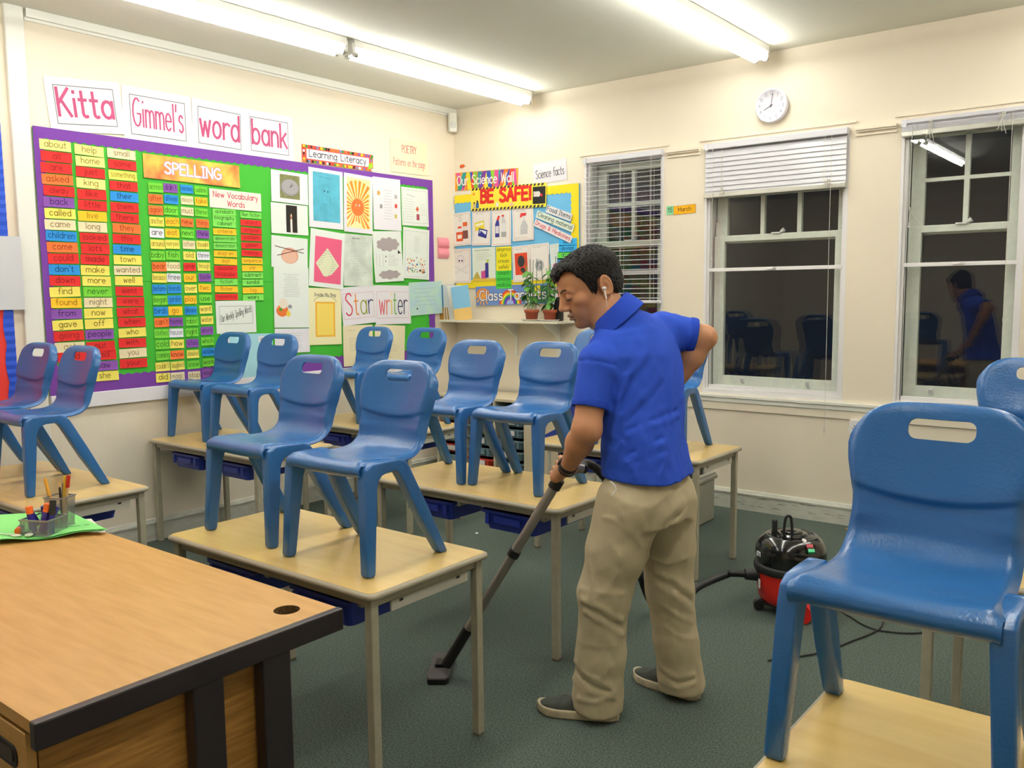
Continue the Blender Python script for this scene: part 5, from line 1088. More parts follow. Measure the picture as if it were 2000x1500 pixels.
for k, c_ in enumerate(('#e23a2f', '#f08a2a', '#f0e03a', '#4fae3a', '#3f4fc0', '#8a3fae', '#9fb6e6')):
    rr_ = .115-k*.013; cx = -.02; cy = -h*.47
    s.poly([(cx+rr_*math.cos(PI*i/24), cy+min(h*.94, rr_*1.05*math.sin(PI*i/24))) for i in range(25)], P(c_), 2+k)
s.rect(w*.18, w*.49, -h*.46, h*.4, P('#3f7a52'), 1); s.rect(w*.30, w*.37, -h*.1, h*.42, P('#f0d82a'), 2)
s.text('Class Targets', 0, -h*.24, h*.50, P('#4a3f6a'), .22, n=10, maxw=w*.90); s.text('Class Targets', 0, -h*.24, h*.50, P('#f4f2f6'), .14, n=11, maxw=w*.90); s.done('targets_banner', 'sunny rainbow banner reading Class Targets behind the plant stems', 'banner')
s = sheet('B', (1073,555), (1108,553), (1074,597), P('#e4e8f2'), lift=.003); s.text('1', .0, -.02, .07, P('#e8483a'), .16, n=2); s.done('number_sheet', 'white sheet with a red number one beside the face of the man', 'sign')
# small bits: march strip, torn card, brown scrap
x, z = B2(1309, 411); s = Sheet('B', x, z, .055, .062, 0, .003, face=P('#8fd9a6')); s.text('15', 0, -.012, .03, INK, .12); s.done('date_card', 'small green card reading 15 beside the March strip', 'sign')
s = sheet('B', (1316,403), (1359,398), (1316,420), P('#f2b21f'), lift=.003); s.box(-s.w*.5, s.w*.5, -s.h*.5, s.h*.5, .002, P('#b8791a')); s.text('March', 0, -s.h*.18, s.h*.46, P('#5a4a1a'), .12, maxw=s.w*.64); s.done('month_card', 'orange strip reading March between the two left windows', 'sign')
b = MB(); x, z = B2(904, 325); b.add([(x-.03,-.004,z-.01),(x+.005,-.012,z-.014),(x+.035,-.01,z),(x+.02,-.018,z+.014),(x-.02,-.014,z+.01)], [(0,1,2,3,4)], P('#e2622f')); o = b.build('orange_scrap'); tag(o, 'torn orange paper scrap on the wall above the science banner', 'paper scrap')
b = MB(); x, z = B2(886, 420); b.add(catmull([(x-.035,-.03,z-.03),(x-.01,-.05,z-.012),(x+.03,-.02,z+.01)], 1)+[Vector((x+.03,-.02,z+.045)),Vector((x-.01,-.05,z+.018)),Vector((x-.03,-.03,z-.018))], [(0,1,4,5),(1,2,3,4)], P('#ece6d4')); o = b.build('curled_paper'); tag(o, 'curled white paper corner sticking out at the left of the science board', 'paper scrap')
# ---------------- clock ----------------
x, z = B2(1510, 208); ck_ = empty('wall_clock', (x, 0, z), label='round white wall clock high between the windows and ceiling', cat='clock'); CW = mat('clock_white', '#e9e7f0', .4); CG = mat('clock_grey', '#8a8698', .5)
mx_ = Matrix.Rotation(R(90), 4, 'X'); b = MB(); b.lathe([(0, 0), (.104, 0), (.108, .006), (.108, .034), (.104, .040), (.099, .040), (.097, .035), (.0, .035)], CW, n=48, mtx=mx_); b.build('case', ck_)
rot = R(-3)
def cp(r_, a): a = R(90-a)+rot; return (r_*math.cos(a), r_*math.sin(a))
s = Sheet('B', 0, 0, 1, 1, 0, .0352); s.o = Vector((0, 0, 0))
for k in range(12):
    h_ = .019; a, b_ = cp(.078, (k+1)*30); s.text(str(k+1), a, b_-h_/2, h_, CG, .13, n=1); s.ell(*cp(.092, (k+1)*30), .0022, .0022, CG, 1, 8)
s.b.build('numerals', ck_)
for nm, ang, L_, t in (('hour_hand', 240, .052, .0042), ('minute_hand', 5, .078, .003)):
    s = Sheet('B', 0, 0, 1, 1, 0, .037); s.o = Vector((0, 0, 0)); s.line([cp(-.012, ang), cp(L_, ang)], t, INK, 1); s.ell(0, 0, .005, .005, INK, 2); s.b.build(nm, ck_)
# ---------------- sockets, floor bits ----------------
def socket(x, z, lab, wall='B', n=2):
    e = empty('wall_socket', (x, 0, z) if wall == 'B' else (0, x, z), 0 if wall == 'B' else R(90), label=lab, cat='socket', group='white wall sockets')
    b = MB(); b.rbox(-.072, .072, -.032, 0, -.043, .043, .004, WHITE, axis='y'); b.build('face_plate', e, bevel=.002)
    for s_ in (-1, 1):
        b = MB(); cx = -.04*1 if s_ < 0 else .04
        for dx, dz, w_, h_ in ((.0, .006, .003, .006), (-.011, -.012, .005, .0025), (.011, -.012, .005, .0025)): b.box(cx+dx-w_*.6, cx+dx+w_*.6, -.0326, -.031, dz-h_, dz+h_, BLACK)
        b.build('pin_holes', e)
        b = MB(); b.box(s_*.012-.010, s_*.012+.010, -.037, -.031, .010, .028, WHITE); b.build('switch', e, bevel=.002)
v0, v1 = on(1658, 820, 1, -.03), on(1664, 846, 1, -.03); socket(v0.x+.075, (v0.z+v1.z)/2, 'white double wall socket under the sill, beside the nearest chair back')
socket(on(870, 745, 0, 0).y-.55, .87, 'white wall socket low on the left wall behind the far chairs', 'L')
b = MB(); f_ = on(1668, 1036, 2, 0); b.box(-.05, .07, -.012, .012, 0, .006, mat('lolly_wood', '#c19a5f', .7)); o = b.build('wood_strip', bevel=.002); o.location = f_; tag(o, 'thin strip of light wood lying on the carpet by the skirting', 'wood strip')
b = MB(); b.add([(-.010,-.006,.001),(.008,-.009,.001),(.012,.006,.004),(-.006,.009,.006)], [(0,1,2,3)], WHITE); o = b.build('paper_scrap'); o.location = on(931, 1042, 2, 0); tag(o, 'tiny white paper scrap on the carpet between the tables', 'paper scrap')
# ---------------- signed distance modelling for the figure ----------------
def surfnet(fn, lo, hi, h):
    xs = [np.arange(lo[i], hi[i]+h, h, dtype=np.float32) for i in range(3)]
    X, Y, Z = np.meshgrid(*xs, indexing='ij'); F = fn(np.stack([X, Y, Z], -1)).astype(np.float32)
    S = F < 0; nx, ny, nz = F.shape
    c = [S[a:nx-1+a, b:ny-1+b, d:nz-1+d] for a in (0,1) for b in (0,1) for d in (0,1)]
    al = c[0].copy(); an = c[0].copy()
    for q in c[1:]: al &= q; an |= q
    act = an & ~al; I, J, K = np.nonzero(act); acc = np.zeros((len(I), 3)); cnt = np.zeros(len(I))
    for ax in range(3):
        for u in (0,1):
            for v in (0,1):
                o0 = [0,0,0]; oth = [k for k in range(3) if k != ax]; o0[oth[0]] = u; o0[oth[1]] = v; o1 = list(o0); o1[ax] = 1
                f0 = F[I+o0[0], J+o0[1], K+o0[2]]; f1 = F[I+o1[0], J+o1[1], K+o1[2]]; m = (f0 < 0) != (f1 < 0)
                t = np.where(m, f0/np.where(m, f0-f1, 1), 0); p = np.zeros((len(I), 3)); p[:, oth[0]] = u; p[:, oth[1]] = v; p[:, ax] = t
                acc += p*m[:, None]; cnt += m
    V = (acc/cnt[:, None]+np.stack([I, J, K], 1))*h+np.array(lo); idx = -np.ones(act.shape, int); idx[I, J, K] = np.arange(len(I)); faces = []
    for ax in range(3):
        a, b = [k for k in range(3) if k != ax]
        sl0 = [slice(1, -1)]*3; sl0[ax] = slice(0, -1); sl1 = [slice(1, -1)]*3; sl1[ax] = slice(1, None)
        s0, s1 = S[tuple(sl0)], S[tuple(sl1)]; E = np.stack(np.nonzero(s0 != s1), 1); off = np.ones(3, int); off[ax] = 0; E = E+off
        def g(da, db): q = E.copy(); q[:, a] += da; q[:, b] += db; return idx[q[:, 0], q[:, 1], q[:, 2]]
        Q = np.stack([g(-1,-1), g(0,-1), g(0,0), g(-1,0)], 1); ins = S[E[:, 0], E[:, 1], E[:, 2]]
        flip = ins if ax != 1 else ~ins; Q[~flip] = Q[~flip][:, ::-1]; Q = Q[(Q >= 0).all(1)]; faces.append(Q)
    return V, np.concatenate(faces)
def nmesh(name, parts, mats, parent=None, attr=None, smooth_it=0):
    V = np.concatenate([p[0] for p in parts]); o = 0; Fs = []
    for p in parts: Fs.append(p[1]+o); o += len(p[0])
    Fs = np.concatenate(Fs); me = bpy.data.meshes.new(name); me.from_pydata(V.tolist(), [], Fs.tolist())
    for m in mats: me.materials.append(m)
    me.polygons.foreach_set('use_smooth', [True]*len(me.polygons))
    if smooth_it:
        b = bmesh.new(); b.from_mesh(me)
        for _ in range(smooth_it): bmesh.ops.smooth_vert(b, verts=b.verts, factor=.5, use_axis_x=True, use_axis_y=True, use_axis_z=True)
        b.to_mesh(me); b.free()
    if attr is not None:
        n = len(me.vertices); co = np.zeros(n*3); me.vertices.foreach_get('co', co); at_ = me.attributes.new('tint', 'FLOAT', 'POINT'); at_.data.foreach_set('value', attr(co.reshape(-1, 3)).astype(np.float32))
    me.update(); ob = bpy.data.objects.new(name, me); COL.objects.link(ob)
    if parent is not None: ob.parent = parent
    return ob
def sm(a, b, k):
    h = np.clip(.5+.5*(b-a)/k, 0, 1); return b*(1-h)+a*h-k*h*(1-h)
def smx(a, b, k): return -sm(-a, -b, k)
def N3(v): return np.array(v, dtype=np.float32)
def ln(v): return np.sqrt((v*v).sum(-1))
def cone(P_, a, b, r0, r1):
    a, b = N3(a), N3(b); d = b-a; t = np.clip(((P_-a)@d)/float(d@d), 0, 1); return ln(P_-a-t[..., None]*d)-(r0+(r1-r0)*t)
def ell(P_, c, r, M=None):
    q = P_-N3(c)
    if M is not None: q = q@M
    r = N3(r); k0 = ln(q/r); k1 = ln(q/(r*r)); return k0*(k0-1)/np.maximum(k1, 1e-6)
def sph(P_, c, r): return ln(P_-N3(c))-r
def seg(P_, a, b):
    a, b = N3(a), N3(b); d = b-a; t = np.clip(((P_-a)@d)/float(d@d), 0, 1); return ln(P_-a-t[..., None]*d)
def chain(P_, pts, rs, k=.01):
    d = None
    for i in range(len(pts)-1):
        e = cone(P_, pts[i], pts[i+1], rs[i], rs[i+1]); d = e if d is None else sm(d, e, k)
    return d
def stack(P_, nodes):
    # nodes: (centre, lateral vec, lateral radius, forward radius) ordered bottom to top; ellipse cross-sections
    z = P_[..., 2]; zs = [n[0][2] for n in nodes]; f = lambda vals: np.interp(z, zs, vals)
    cx, cy = f([n[0][0] for n in nodes]), f([n[0][1] for n in nodes]); an = f([math.atan2(n[1][1], n[1][0]) for n in nodes]); rb, ra = f([n[2] for n in nodes]), f([n[3] for n in nodes])
    dx, dy = P_[..., 0]-cx, P_[..., 1]-cy; u = dx*np.cos(an)+dy*np.sin(an); v = -dx*np.sin(an)+dy*np.cos(an)
    q = ((np.abs(u)/rb)**2.3+(np.abs(v)/ra)**2.3)**(1/2.3); d = (q-1)*np.minimum(ra, rb); return np.maximum(d, np.maximum(zs[0]-z, z-zs[-1]))
def T3(p): return N3(tuple(p))
def wob(P_, f, s=0):   # cheap smooth noise
    x, y, z = P_[..., 0]*f, P_[..., 1]*f, P_[..., 2]*f
    return (np.sin(x*1.3+s+1.7*np.sin(y*.9+s))*np.cos(y*1.1-s)+np.sin(z*1.2+2*np.sin(x*.7+y*.8+s))*.7)/1.7
SKIN = bpy.data.materials.new('skin'); SKIN.use_nodes = True; nt = SKIN.node_tree; pb = nt.nodes['Principled BSDF']
pb.inputs['Roughness'].default_value = .5; pb.inputs['Subsurface Weight'].default_value = .12; pb.inputs['Subsurface Radius'].default_value = (.012, .005, .003)
at_ = nt.nodes.new('ShaderNodeAttribute'); at_.attribute_name = 'tint'; mx = nt.nodes.new('ShaderNodeMix'); mx.data_type = 'RGBA'; mx.inputs[6].default_value = (*lin('#c68d66'), 1); mx.inputs[7].default_value = (*lin('#94705c'), 1)
nz = nt.nodes.new('ShaderNodeTexNoise'); nz.inputs['Scale'].default_value = 25; bp = nt.nodes.new('ShaderNodeBump'); bp.inputs['Strength'].default_value = .12; bp.inputs['Distance'].default_value = .004
nt.links.new(at_.outputs['Fac'], mx.inputs[0]); nt.links.new(mx.outputs[2], pb.inputs['Base Color']); nt.links.new(nz.outputs[0], bp.inputs['Height']); nt.links.new(bp.outputs[0], pb.inputs['Normal'])
SHIRT = mat('royal_blue_pique', '#2f55cc', .85, bump=.25, bscale=600, spec=.25); SHIRTR = mat('royal_blue_rib', '#294cc0', .85, bump=.3, bscale=300, spec=.2)
KHA = mat('khaki_cotton', '#c6b898', .9, noise=.06, nscale=8, bump=.2, bscale=400, spec=.2); HAIR = mat('dark_hair', '#15100e', .6, noise=.3, nscale=90, bump=.8, bscale=180, spec=.4)
# joints (metres, in the room)
neckb, head0 = T3(at(1194,610,3.09)), T3(at(1152,562,3.11))
shL, elL = T3(at(1166,706,2.97)), T3(at(1146,836,2.94))
shR, elR, wrR = T3(at(1296,645,3.20)), T3(at(1374,659,3.20)), T3(at(1318,752,3.24))
hipL, hipR = T3(at(1228,990,3.00)), T3(at(1300,975,3.14)); knL, knR = T3(at(1180,1160,3.05)), T3(at(1308,1150,3.22))
anL, anR = N3((3.438,-3.132,.09)), N3((3.606,-2.80,.09))
# ----- head -----
f_ = Vector((-.64, -.768, 0)).normalized(); f_ = (f_*math.cos(R(21))+Vector((0,0,-1))*math.sin(R(21))).normalized()
l_ = Vector((0,0,1)).cross(f_).normalized(); u_ = f_.cross(l_)
HM = np.array([list(f_), list(l_), list(u_)], dtype=np.float32).T   # columns: local axes in world
HS = 1.06
def loc(P_): return ((P_-head0)@HM)/HS
def hw(x, y, z): return head0+HM@(N3((x, y, z))*HS)
def head_sdf(P_):
    q = loc(P_); a = q.copy(); a[..., 1] = np.abs(a[..., 1])
    d = ell(q, (-.012, 0, .035), (.098, .074, .082)); d = sm(d, ell(q, (.025, 0, -.02), (.064, .060, .088)), .02)
    d = sm(d, ell(q, (.055, 0, .045), (.048, .062, .050)), .02)             # forehead
    d = sm(d, cone(a, (-.012, .050, -.055), (.060, .016, -.098), .020, .019), .025)   # jaw line
    d = sm(d, sph(q, (.074, 0, -.098), .019), .02)                           # chin
    d = sm(d, ell(a, (.058, .040, -.018), (.026, .022, .022)), .018)         # cheekbones
    d = sm(d, ell(a, (.068, .022, -.060), (.022, .022, .026)), .02)          # muzzle sides
    d = sm(d, cone(a, (.094, .008, .022), (.078, .044, .020), .0105, .010), .012)     # brow ridge
    d = smx(d, -ell(a, (.110, .033, .002), (.015, .017, .011)), .014)        # eye sockets
    d = sm(d, ell(a, (.080, .031, .001), (.0165, .0165, .0145)), .004)        # lids
    d = sm(d, cone(q, (.095, 0, .012), (.114, 0, -.028), .0085, .0110), .012); d = sm(d, ell(q, (.092, 0, -.016), (.020, .0165, .030)), .010)  # nose bridge
    d = sm(d, sph(q, (.1155, 0, -.032), .0110), .006); d = sm(d, ell(a, (.102, .0125, -.037), (.0125, .0075, .0085)), .006)
    d = smx(d, -ell(a, (.108, .0075, -.046), (.0055, .0035, .004)), .003)
    d = sm(d, ell(q, (.096, 0, -.062), (.011, .022, .0068)), .005); d = sm(d, ell(q, (.094, 0, -.0755), (.0105, .019, .0075)), .005)  # lips
    d = smx(d, -ell(q, (.107, 0, -.0688), (.010, .026, .0016)), .0025)
    d = smx(d, -ell(q, (.101, 0, -.087), (.012, .02, .0055)), .008)
    # ears
    e = ell(a, (-.030, .080, -.006), (.0195, .008, .033)); e = sm(e, ell(a, (-.022, .0765, -.034), (.010, .006, .012)), .006)
    rim = np.abs(np.sqrt(((a[..., 0]+.031)/.0175)**2+((a[..., 2]+.004)/.030)**2)-1)*.02; e2 = np.maximum(np.sqrt(rim**2+(a[..., 1]-.085)**2)-.0045, -(a[..., 2]+.036))
    e = sm(e, e2, .004); e = smx(e, -ell(a, (-.026, .090, -.008), (.010, .0085, .017)), .004)
    tilt = sm(d, e, .006)
    # neck
    nk = cone(P_, hw(-.030, 0, -.045), neckb+N3((.0, .0, -.02)), .059, .064); nk = sm(nk, cone(P_, neckb+N3((0,0,-.02)), neckb+N3((.03,.02,-.11)), .064, .07), .03)
    adam = sph(q, (.030, 0, -.125), .014)
    return sm(tilt, sm(nk, adam, .02), .022)
def ht(V):
    q = ((V-head0)@HM)/HS; a = np.abs(q[:, 1])
    st = np.clip((-.036-q[:, 2])/.02, 0, 1)*np.clip((q[:, 0]+.02)/.03, 0, 1)*.55
    lip = np.exp(-((q[:, 2]+.069)/.010)**4)*np.clip((.105-.0-0*a-np.abs(q[:, 0]-.10)*3)/.05, 0, 1)*(a < .022)*(q[:, 0] > .088)
    return np.clip(st+lip*.35, 0, 1)*(q[:, 2] > -.14)
lo, hi = head0-N3((.20,.20,.19)), head0+N3((.20,.20,.16))
hv = surfnet(head_sdf, lo, hi, .0027)
# ----- left arm and hand round the wand -----
WTn, WBn = T3(WT), T3(WB); wax = (WTn-WBn)/np.linalg.norm(WTn-WBn); Gp = WTn+wax*.012
e1 = elL-Gp; e1 = e1-wax*float(e1@wax); e1 /= np.linalg.norm(e1); e2 = np.cross(wax, e1)
if float(e2@N3(tuple(FW))) > 0: sgn = 1
else: sgn = -1
e2 = e2*sgn   # fingers curl over the far side
def hp_(th, r, a): th = R(th); return Gp+e1*(r*math.cos(th))+e2*(r*math.sin(th))+wax*a
wrL = Gp+e1*.066-e2*.008+wax*.040
def armL(P_):
    d = chain(P_, [shL, elL], [.056, .047], .02); fm = elL*.62+wrL*.38
    d = sm(d, chain(P_, [elL, fm, wrL], [.047, .046, .028], .02), .02)
    d = sm(d, cone(P_, elL+N3((.012,-.0,.0)), elL+N3((.014,0,-.012)), .034, .034), .02)
    palm = cone(P_, hp_(-10, .043, .034), hp_(15, .040, -.030), .021, .020); palm = sm(palm, cone(P_, hp_(28, .038, .036), hp_(32, .037, -.036), .0135, .0125), .012)
    palm = sm(palm, cone(P_, wrL, hp_(0, .044, .012), .025, .024), .02)
    for k, (a_, L_) in enumerate(((.036, 1), (.013, 1.05), (-.011, 1.0), (-.033, .86))):
        rr_ = .0098-.0006*k; f = chain(P_, [hp_(25, .038, a_), hp_(72, .036, a_-.002), hp_(128*L_, .0305, a_-.004), hp_(178*L_, .0285, a_-.005)], [rr_+.001, rr_, rr_-.0008, rr_-.0018], .003); palm = sm(palm, f, .004)
    th = chain(P_, [hp_(-25, .045, .030), hp_(-62, .036, .022), hp_(-105, .031, .008), hp_(-145, .030, -.004)], [.014, .0125, .0105, .0085], .004); palm = sm(palm, th, .006)
    return sm(d, palm, .012)
pts = [shL, elL, wrL, Gp]; lo = np.min(pts, 0)-.085; hi = np.max(pts, 0)+.085; hi[2] = shL[2]-.06
av = surfnet(armL, lo, hi, .0032)
# ----- right arm, hand on the hip -----
def armR(P_):
    d = chain(P_, [shR, elR], [.054, .043], .02); fm = elR*.6+wrR*.4
    d = sm(d, chain(P_, [elR, fm, wrR], [.044, .043, .028], .02), .02); d = sm(d, sph(P_, elR+N3((.012,.006,.0)), .032), .02)
    hd_ = (wrR-elR)/np.linalg.norm(wrR-elR); dn = N3((0,0,-1)); sd = np.cross(hd_, dn); sd /= np.linalg.norm(sd)
    pm = cone(P_, wrR, wrR+hd_*.075, .024, .026); 
    for k in range(4):
        b0 = wrR+hd_*.085+sd*(.027-.018*k); f = chain(P_, [b0, b0+hd_*(.032)+dn*.008, b0+hd_*(.052)+dn*.024, b0+hd_*.06+dn*.044], [.0100-.0004*k, .0092, .0085, .0075], .003); pm = sm(pm, f, .006)
    tb = wrR+hd_*.03+sd*.026; pm = sm(pm, chain(P_, [tb, tb+sd*.028+hd_*.022, tb+sd*.034+hd_*.052], [.013, .011, .009], .004), .008)
    return sm(d, pm, .012)
pts = [elR, wrR, wrR+(wrR-elR)*.7, elR*.6+shR*.4]; lo = np.min(pts, 0)-.075; hi = np.max(pts, 0)+.075
rv = surfnet(armR, lo, hi, .0038)
# ----- torso nodes -----
UY = (0.0, 1.0); lat = shR-shL; LATS = (float(lat[0]), float(lat[1]))
def nd(px, py, D, lv, b_, a_): return (T3(at(px, py, D)), lv, b_, a_)
LM = (-.12, 1.0)
body = [nd(1266,1000,3.06,LM,.155,.12), nd(1262,920,3.06,LM,.16,.12), nd(1256,850,3.06,LM,.15,.11), nd(1250,760,3.07,LATS,.15,.11), nd(1243,690,3.08,LATS,.16,.10), nd(1228,650,3.09,LATS,.11,.07), nd(1212,630,3.09,LATS,.06,.05)]
def trunk(P_):
    d = stack(P_, body)
    for a_, r0 in ((shL, .05), (shR, .05)): d = sm(d, cone(P_, neckb+N3((.03,.02,-.12)), a_+N3((0,0,-.02)), .05, r0-.01), .04)
    for h, k, n in ((hipL, knL, anL), (hipR, knR, anR)): d = sm(d, chain(P_, [h, k, n+N3((0,0,.03))], [.078, .052, .035], .03), .04)
    return d
pts = [shL, shR, anL, anR, neckb, knL, knR]; tv = surfnet(trunk, np.min(pts, 0)-.12, np.max(pts, 0)+N3((.12,.12,.0)), .016)
def attr_all(V):
    t = ht(V); t[V[:, 2] < head0[2]-.16] = 0; return t
person = nmesh('person', [hv, av, rv, tv], [SKIN], attr=attr_all)
tag(person, 'man in royal blue polo shirt and khaki trousers vacuuming, one hand on his hip', 'person')
# ----- shirt -----
sn = [nd(1268,945,3.06,LM,.192,.150), nd(1266,925,3.06,LM,.192,.150), nd(1262,900,3.06,LM,.186,.142), nd(1256,850,3.06,LM,.176,.132), nd(1252,790,3.07,LATS,.172,.128), nd(1248,735,3.08,LATS,.182,.128), nd(1243,690,3.08,LATS,.186,.122), nd(1240,660,3.085,LATS,.160,.106), nd(1234,634,3.09,LATS,.112,.090), nd(1226,614,3.09,LATS,.070,.068)]
slL, slR = shL*.30+elL*.70, shR*.22+elR*.78
dirL, dirR = (elL-shL)/np.linalg.norm(elL-shL), (elR-shR)/np.linalg.norm(elR-shR)
nup = N3((-.50,-.34,1.0)); nup /= np.linalg.norm(nup)
fw_ = N3((-.80,-.60,0)); fw_ = fw_-nup*float(fw_@nup); fw_ /= np.linalg.norm(fw_); sd_ = np.cross(nup, fw_)
def cast(fn, px, py, d0=2.6, d1=3.5):
    r = N3(tuple(ray(px, py))); t = d0
    for _ in range(60):
        v = float(fn((N3(CAMP)+r*t)[None, :])[0])
        if v < .002 or t > d1: break
        t += max(v*.7, .003)
    return N3(CAMP)+r*t
def polyf(fn, items):
    out = []
    for pts, w_, h_ in items:
        q = [cast(fn, *p) for p in pts]; out += [(q[i], q[i+1], w_, h_) for i in range(len(q)-1)]
    return out
def apply_folds(P_, d, fs):
    by = {}
    for a_, b_, w_, h_ in fs: by.setdefault((w_, h_, id(None)), []).append((a_, b_))
    for (w_, h_, _), segs in by.items():
        m = None
        for a_, b_ in segs: e = seg(P_, a_, b_); m = e if m is None else np.minimum(m, e)
        d = d-h_*np.exp(-(m/w_)**2)
    return d
def shirt_base(P_):
    d = stack(P_, sn)
    d = sm(d, cone(P_, neckb+N3((.02,.01,-.105)), shL+N3((0,0,-.015)), .070, .060), .045); d = sm(d, cone(P_, neckb+N3((.03,.03,-.085)), shR, .080, .060), .045)
    return d
def sleeve(P_, s0, e0, c0, dd, r0, r1):
    d = cone(P_, s0, c0, r0, r1)
    cl = (P_-c0)@dd; d = smx(d, cl, .004); return smx(d, -np.maximum(cone(P_, s0, e0, r0-.009, r1-.012), -(cl+.03)), .003)
RID = [([(1345,850),(1290,868),(1225,903)], .010, .010), ([(1350,880),(1300,893),(1235,915)], .009, .006), ([(1325,812),(1280,830),(1225,852)], .009, .008), ([(1335,775),(1290,800)], .009, .005),
       ([(1222,735),(1208,790),(1196,850)], .010, .009), ([(1262,690),(1232,730),(1204,780)], .010, .007), ([(1290,735),(1255,775),(1215,812)], .010, .007), ([(1318,700),(1310,760),(1312,820)], .011, .005),
       ([(1190,880),(1182,925)], .008, .007), ([(1240,930),(1236,890)], .009, .005), ([(1332,930),(1322,885)], .009, .005), ([(1290,930),(1300,900)], .009, .004), ([(1200,655),(1235,648),(1280,640)], .011, .004), ([(1215,865),(1200,885),(1192,905)], .008, .007)]
VAL = [([(1345,838),(1290,856),(1225,890)], .007, -.007), ([(1325,800),(1280,818),(1225,840)], .007, -.006), ([(1232,738),(1218,790),(1206,850)], .007, -.008), ([(1272,700),(1242,740),(1212,790)], .007, -.006), ([(1297,748),(1262,788),(1222,826)], .007, -.005), ([(1350,868),(1300,881),(1235,903)], .006, -.004)]
cc = neckb+N3((.004,.002,-.002))
SFO = polyf(shirt_base, RID+VAL)
def shirt(P_):
    d = apply_folds(P_, shirt_base(P_), SFO)
    sl = sleeve(P_, shL, elL, slL, dirL, .064, .062); sg_ = np.abs((P_-(shL+dirL*.010))@dirL)
    d = sm(d, sl, .016); d = sm(d, sleeve(P_, shR, elR, slR, dirR, .064, .064), .03)
    d = d+.005*np.exp(-(sg_/.004)**2)*(cone(P_, shL, slL, .064, .062) < .012)
    d = d+.0024*wob(P_, 38, 1)+.0015*wob(P_, 75, 4)
    hz_ = sn[1][0][2]+.006*np.sin((P_[..., 0]+P_[..., 1])*9)+.003*np.sin(P_[..., 1]*31); d = smx(d, hz_-P_[..., 2], .003)
    d = sm(d, cone(P_, cc-nup*.060, cc-nup*.028, .096, .082), .02); d = smx(d, -cone(P_, neckb+nup*.08, neckb-nup*.035, .070, .058), .006)
    return d
pts = [sn[0][0], shL, shR, slL, slR, neckb]; sv = surfnet(shirt, np.min(pts, 0)-N3((.21,.21,.02)), np.max(pts, 0)+N3((.20,.20,.06)), .0055)
polo = nmesh('polo_shirt', [sv], [SHIRT], person, smooth_it=1)
# ribbed cuffs
for nm_, c0_, dd_, r_ in (('sleeve_cuff', slL, dirL, .0640), ('sleeve_cuff', slR, dirR, .0660)):
    def cf(P_, c0_=c0_, dd_=dd_, r_=r_):
        a_ = (P_-c0_)@dd_; rad = ln(P_-c0_-a_[..., None]*dd_)-(r_+.0005*np.sin(a_*400)); return np.maximum(np.maximum(rad, -(rad+.009)), np.abs(a_+.012)-.013)
    cv = surfnet(cf, c0_-.11, c0_+.11, .0035); nmesh(nm_, [cv], [SHIRTR], polo)
# collar: stand and fold, open at the front
cc = neckb+N3((.004,.002,-.002)); grid = []
NA = 48
for i in range(NA+1):
    ph = R(24+312*i/NA); cs, sn_ = math.cos(ph), math.sin(ph); fr = max(0, cs); row = []
    base = cc+nup*(-.022*(.5+.5*cs)+.012*(.5-.5*cs))
    pt_ = max(0, 1-min(i, NA-i)/7)
    for r_, z_ in ((.068, -.020), (.068, .014), (.071, .026), (.078, .024), (.093+.006*fr, -.006-.012*pt_), (.108+.014*fr, -.042-.030*pt_)):
        rx, ry = r_*1.02, r_*1.0; row.append(base+fw_*(rx*cs)+sd_*(ry*sn_)+nup*z_)
    grid.append(row)
b = MB(); b.add([tuple(v) for r_ in grid for v in r_], [(i*6+k, (i+1)*6+k, (i+1)*6+k+1, i*6+k+1) for i in range(NA) for k in range(5)], SHIRTR, True); co_ = b.build('collar', polo)
md = co_.modifiers.new('s', 'SOLIDIFY'); md.thickness = .004; md = co_.modifiers.new('u', 'SUBSURF'); md.levels = md.render_levels = 1
b = MB(); pc = cc-nup*.075+fw_*.105; b.tube([tuple(cc-nup*.045+fw_*.085), tuple(cc-nup*.09+fw_*.118)], [.010, .008], mat('placket_shadow', '#10205f', .9), 10); b.build('placket_gap_shade', polo)  # dark tube stands in for the shade inside the open collar front
# ----- trousers -----
tn = [nd(1270,1010,3.07,LM,.160,.128), nd(1268,975,3.065,LM,.176,.138), nd(1266,945,3.06,LM,.172,.132), nd(1262,900,3.06,LM,.155,.115)]
TR = [([(1138,1172),(1170,1185),(1215,1212)], .010, .010), ([(1142,1195),(1175,1215),(1216,1240)], .009, .009), ([(1136,1150),(1175,1158),(1215,1160)], .009, .007), ([(1150,1100),(1160,1140),(1150,1175)], .010, .006), ([(1205,1120),(1190,1150),(1160,1170)], .009, .006),
      ([(1122,1290),(1150,1320),(1190,1340)], .010, .009), ([(1120,1325),(1155,1352),(1198,1362)], .009, .010), ([(1130,1365),(1165,1372),(1200,1352)], .009, .009), ([(1195,1300),(1160,1330)], .009, .006), ([(1130,1250),(1160,1262),(1200,1262)], .009, .004),
      ([(1280,1118),(1315,1130),(1352,1158)], .010, .009), ([(1285,1145),(1318,1165),(1354,1195)], .009, .009), ([(1298,1185),(1325,1205),(1355,1215)], .009, .007), ([(1340,1090),(1305,1100),(1275,1090)], .010, .007), ([(1300,1225),(1330,1245),(1356,1248)], .008, .005),
      ([(1290,1300),(1320,1322),(1354,1318)], .009, .009), ([(1288,1328),(1322,1345),(1356,1335)], .008, .008), ([(1278,1110),(1250,1060),(1215,1010)], .011, .006), ([(1335,975),(1300,1010),(1262,1070)], .010, .007), ([(1195,965),(1225,985),(1262,990)], .009, .005), ([(1310,960),(1280,985),(1240,1000)], .009, .004), ([(1178,1010),(1200,1015),(1230,1040)], .009, .004)]
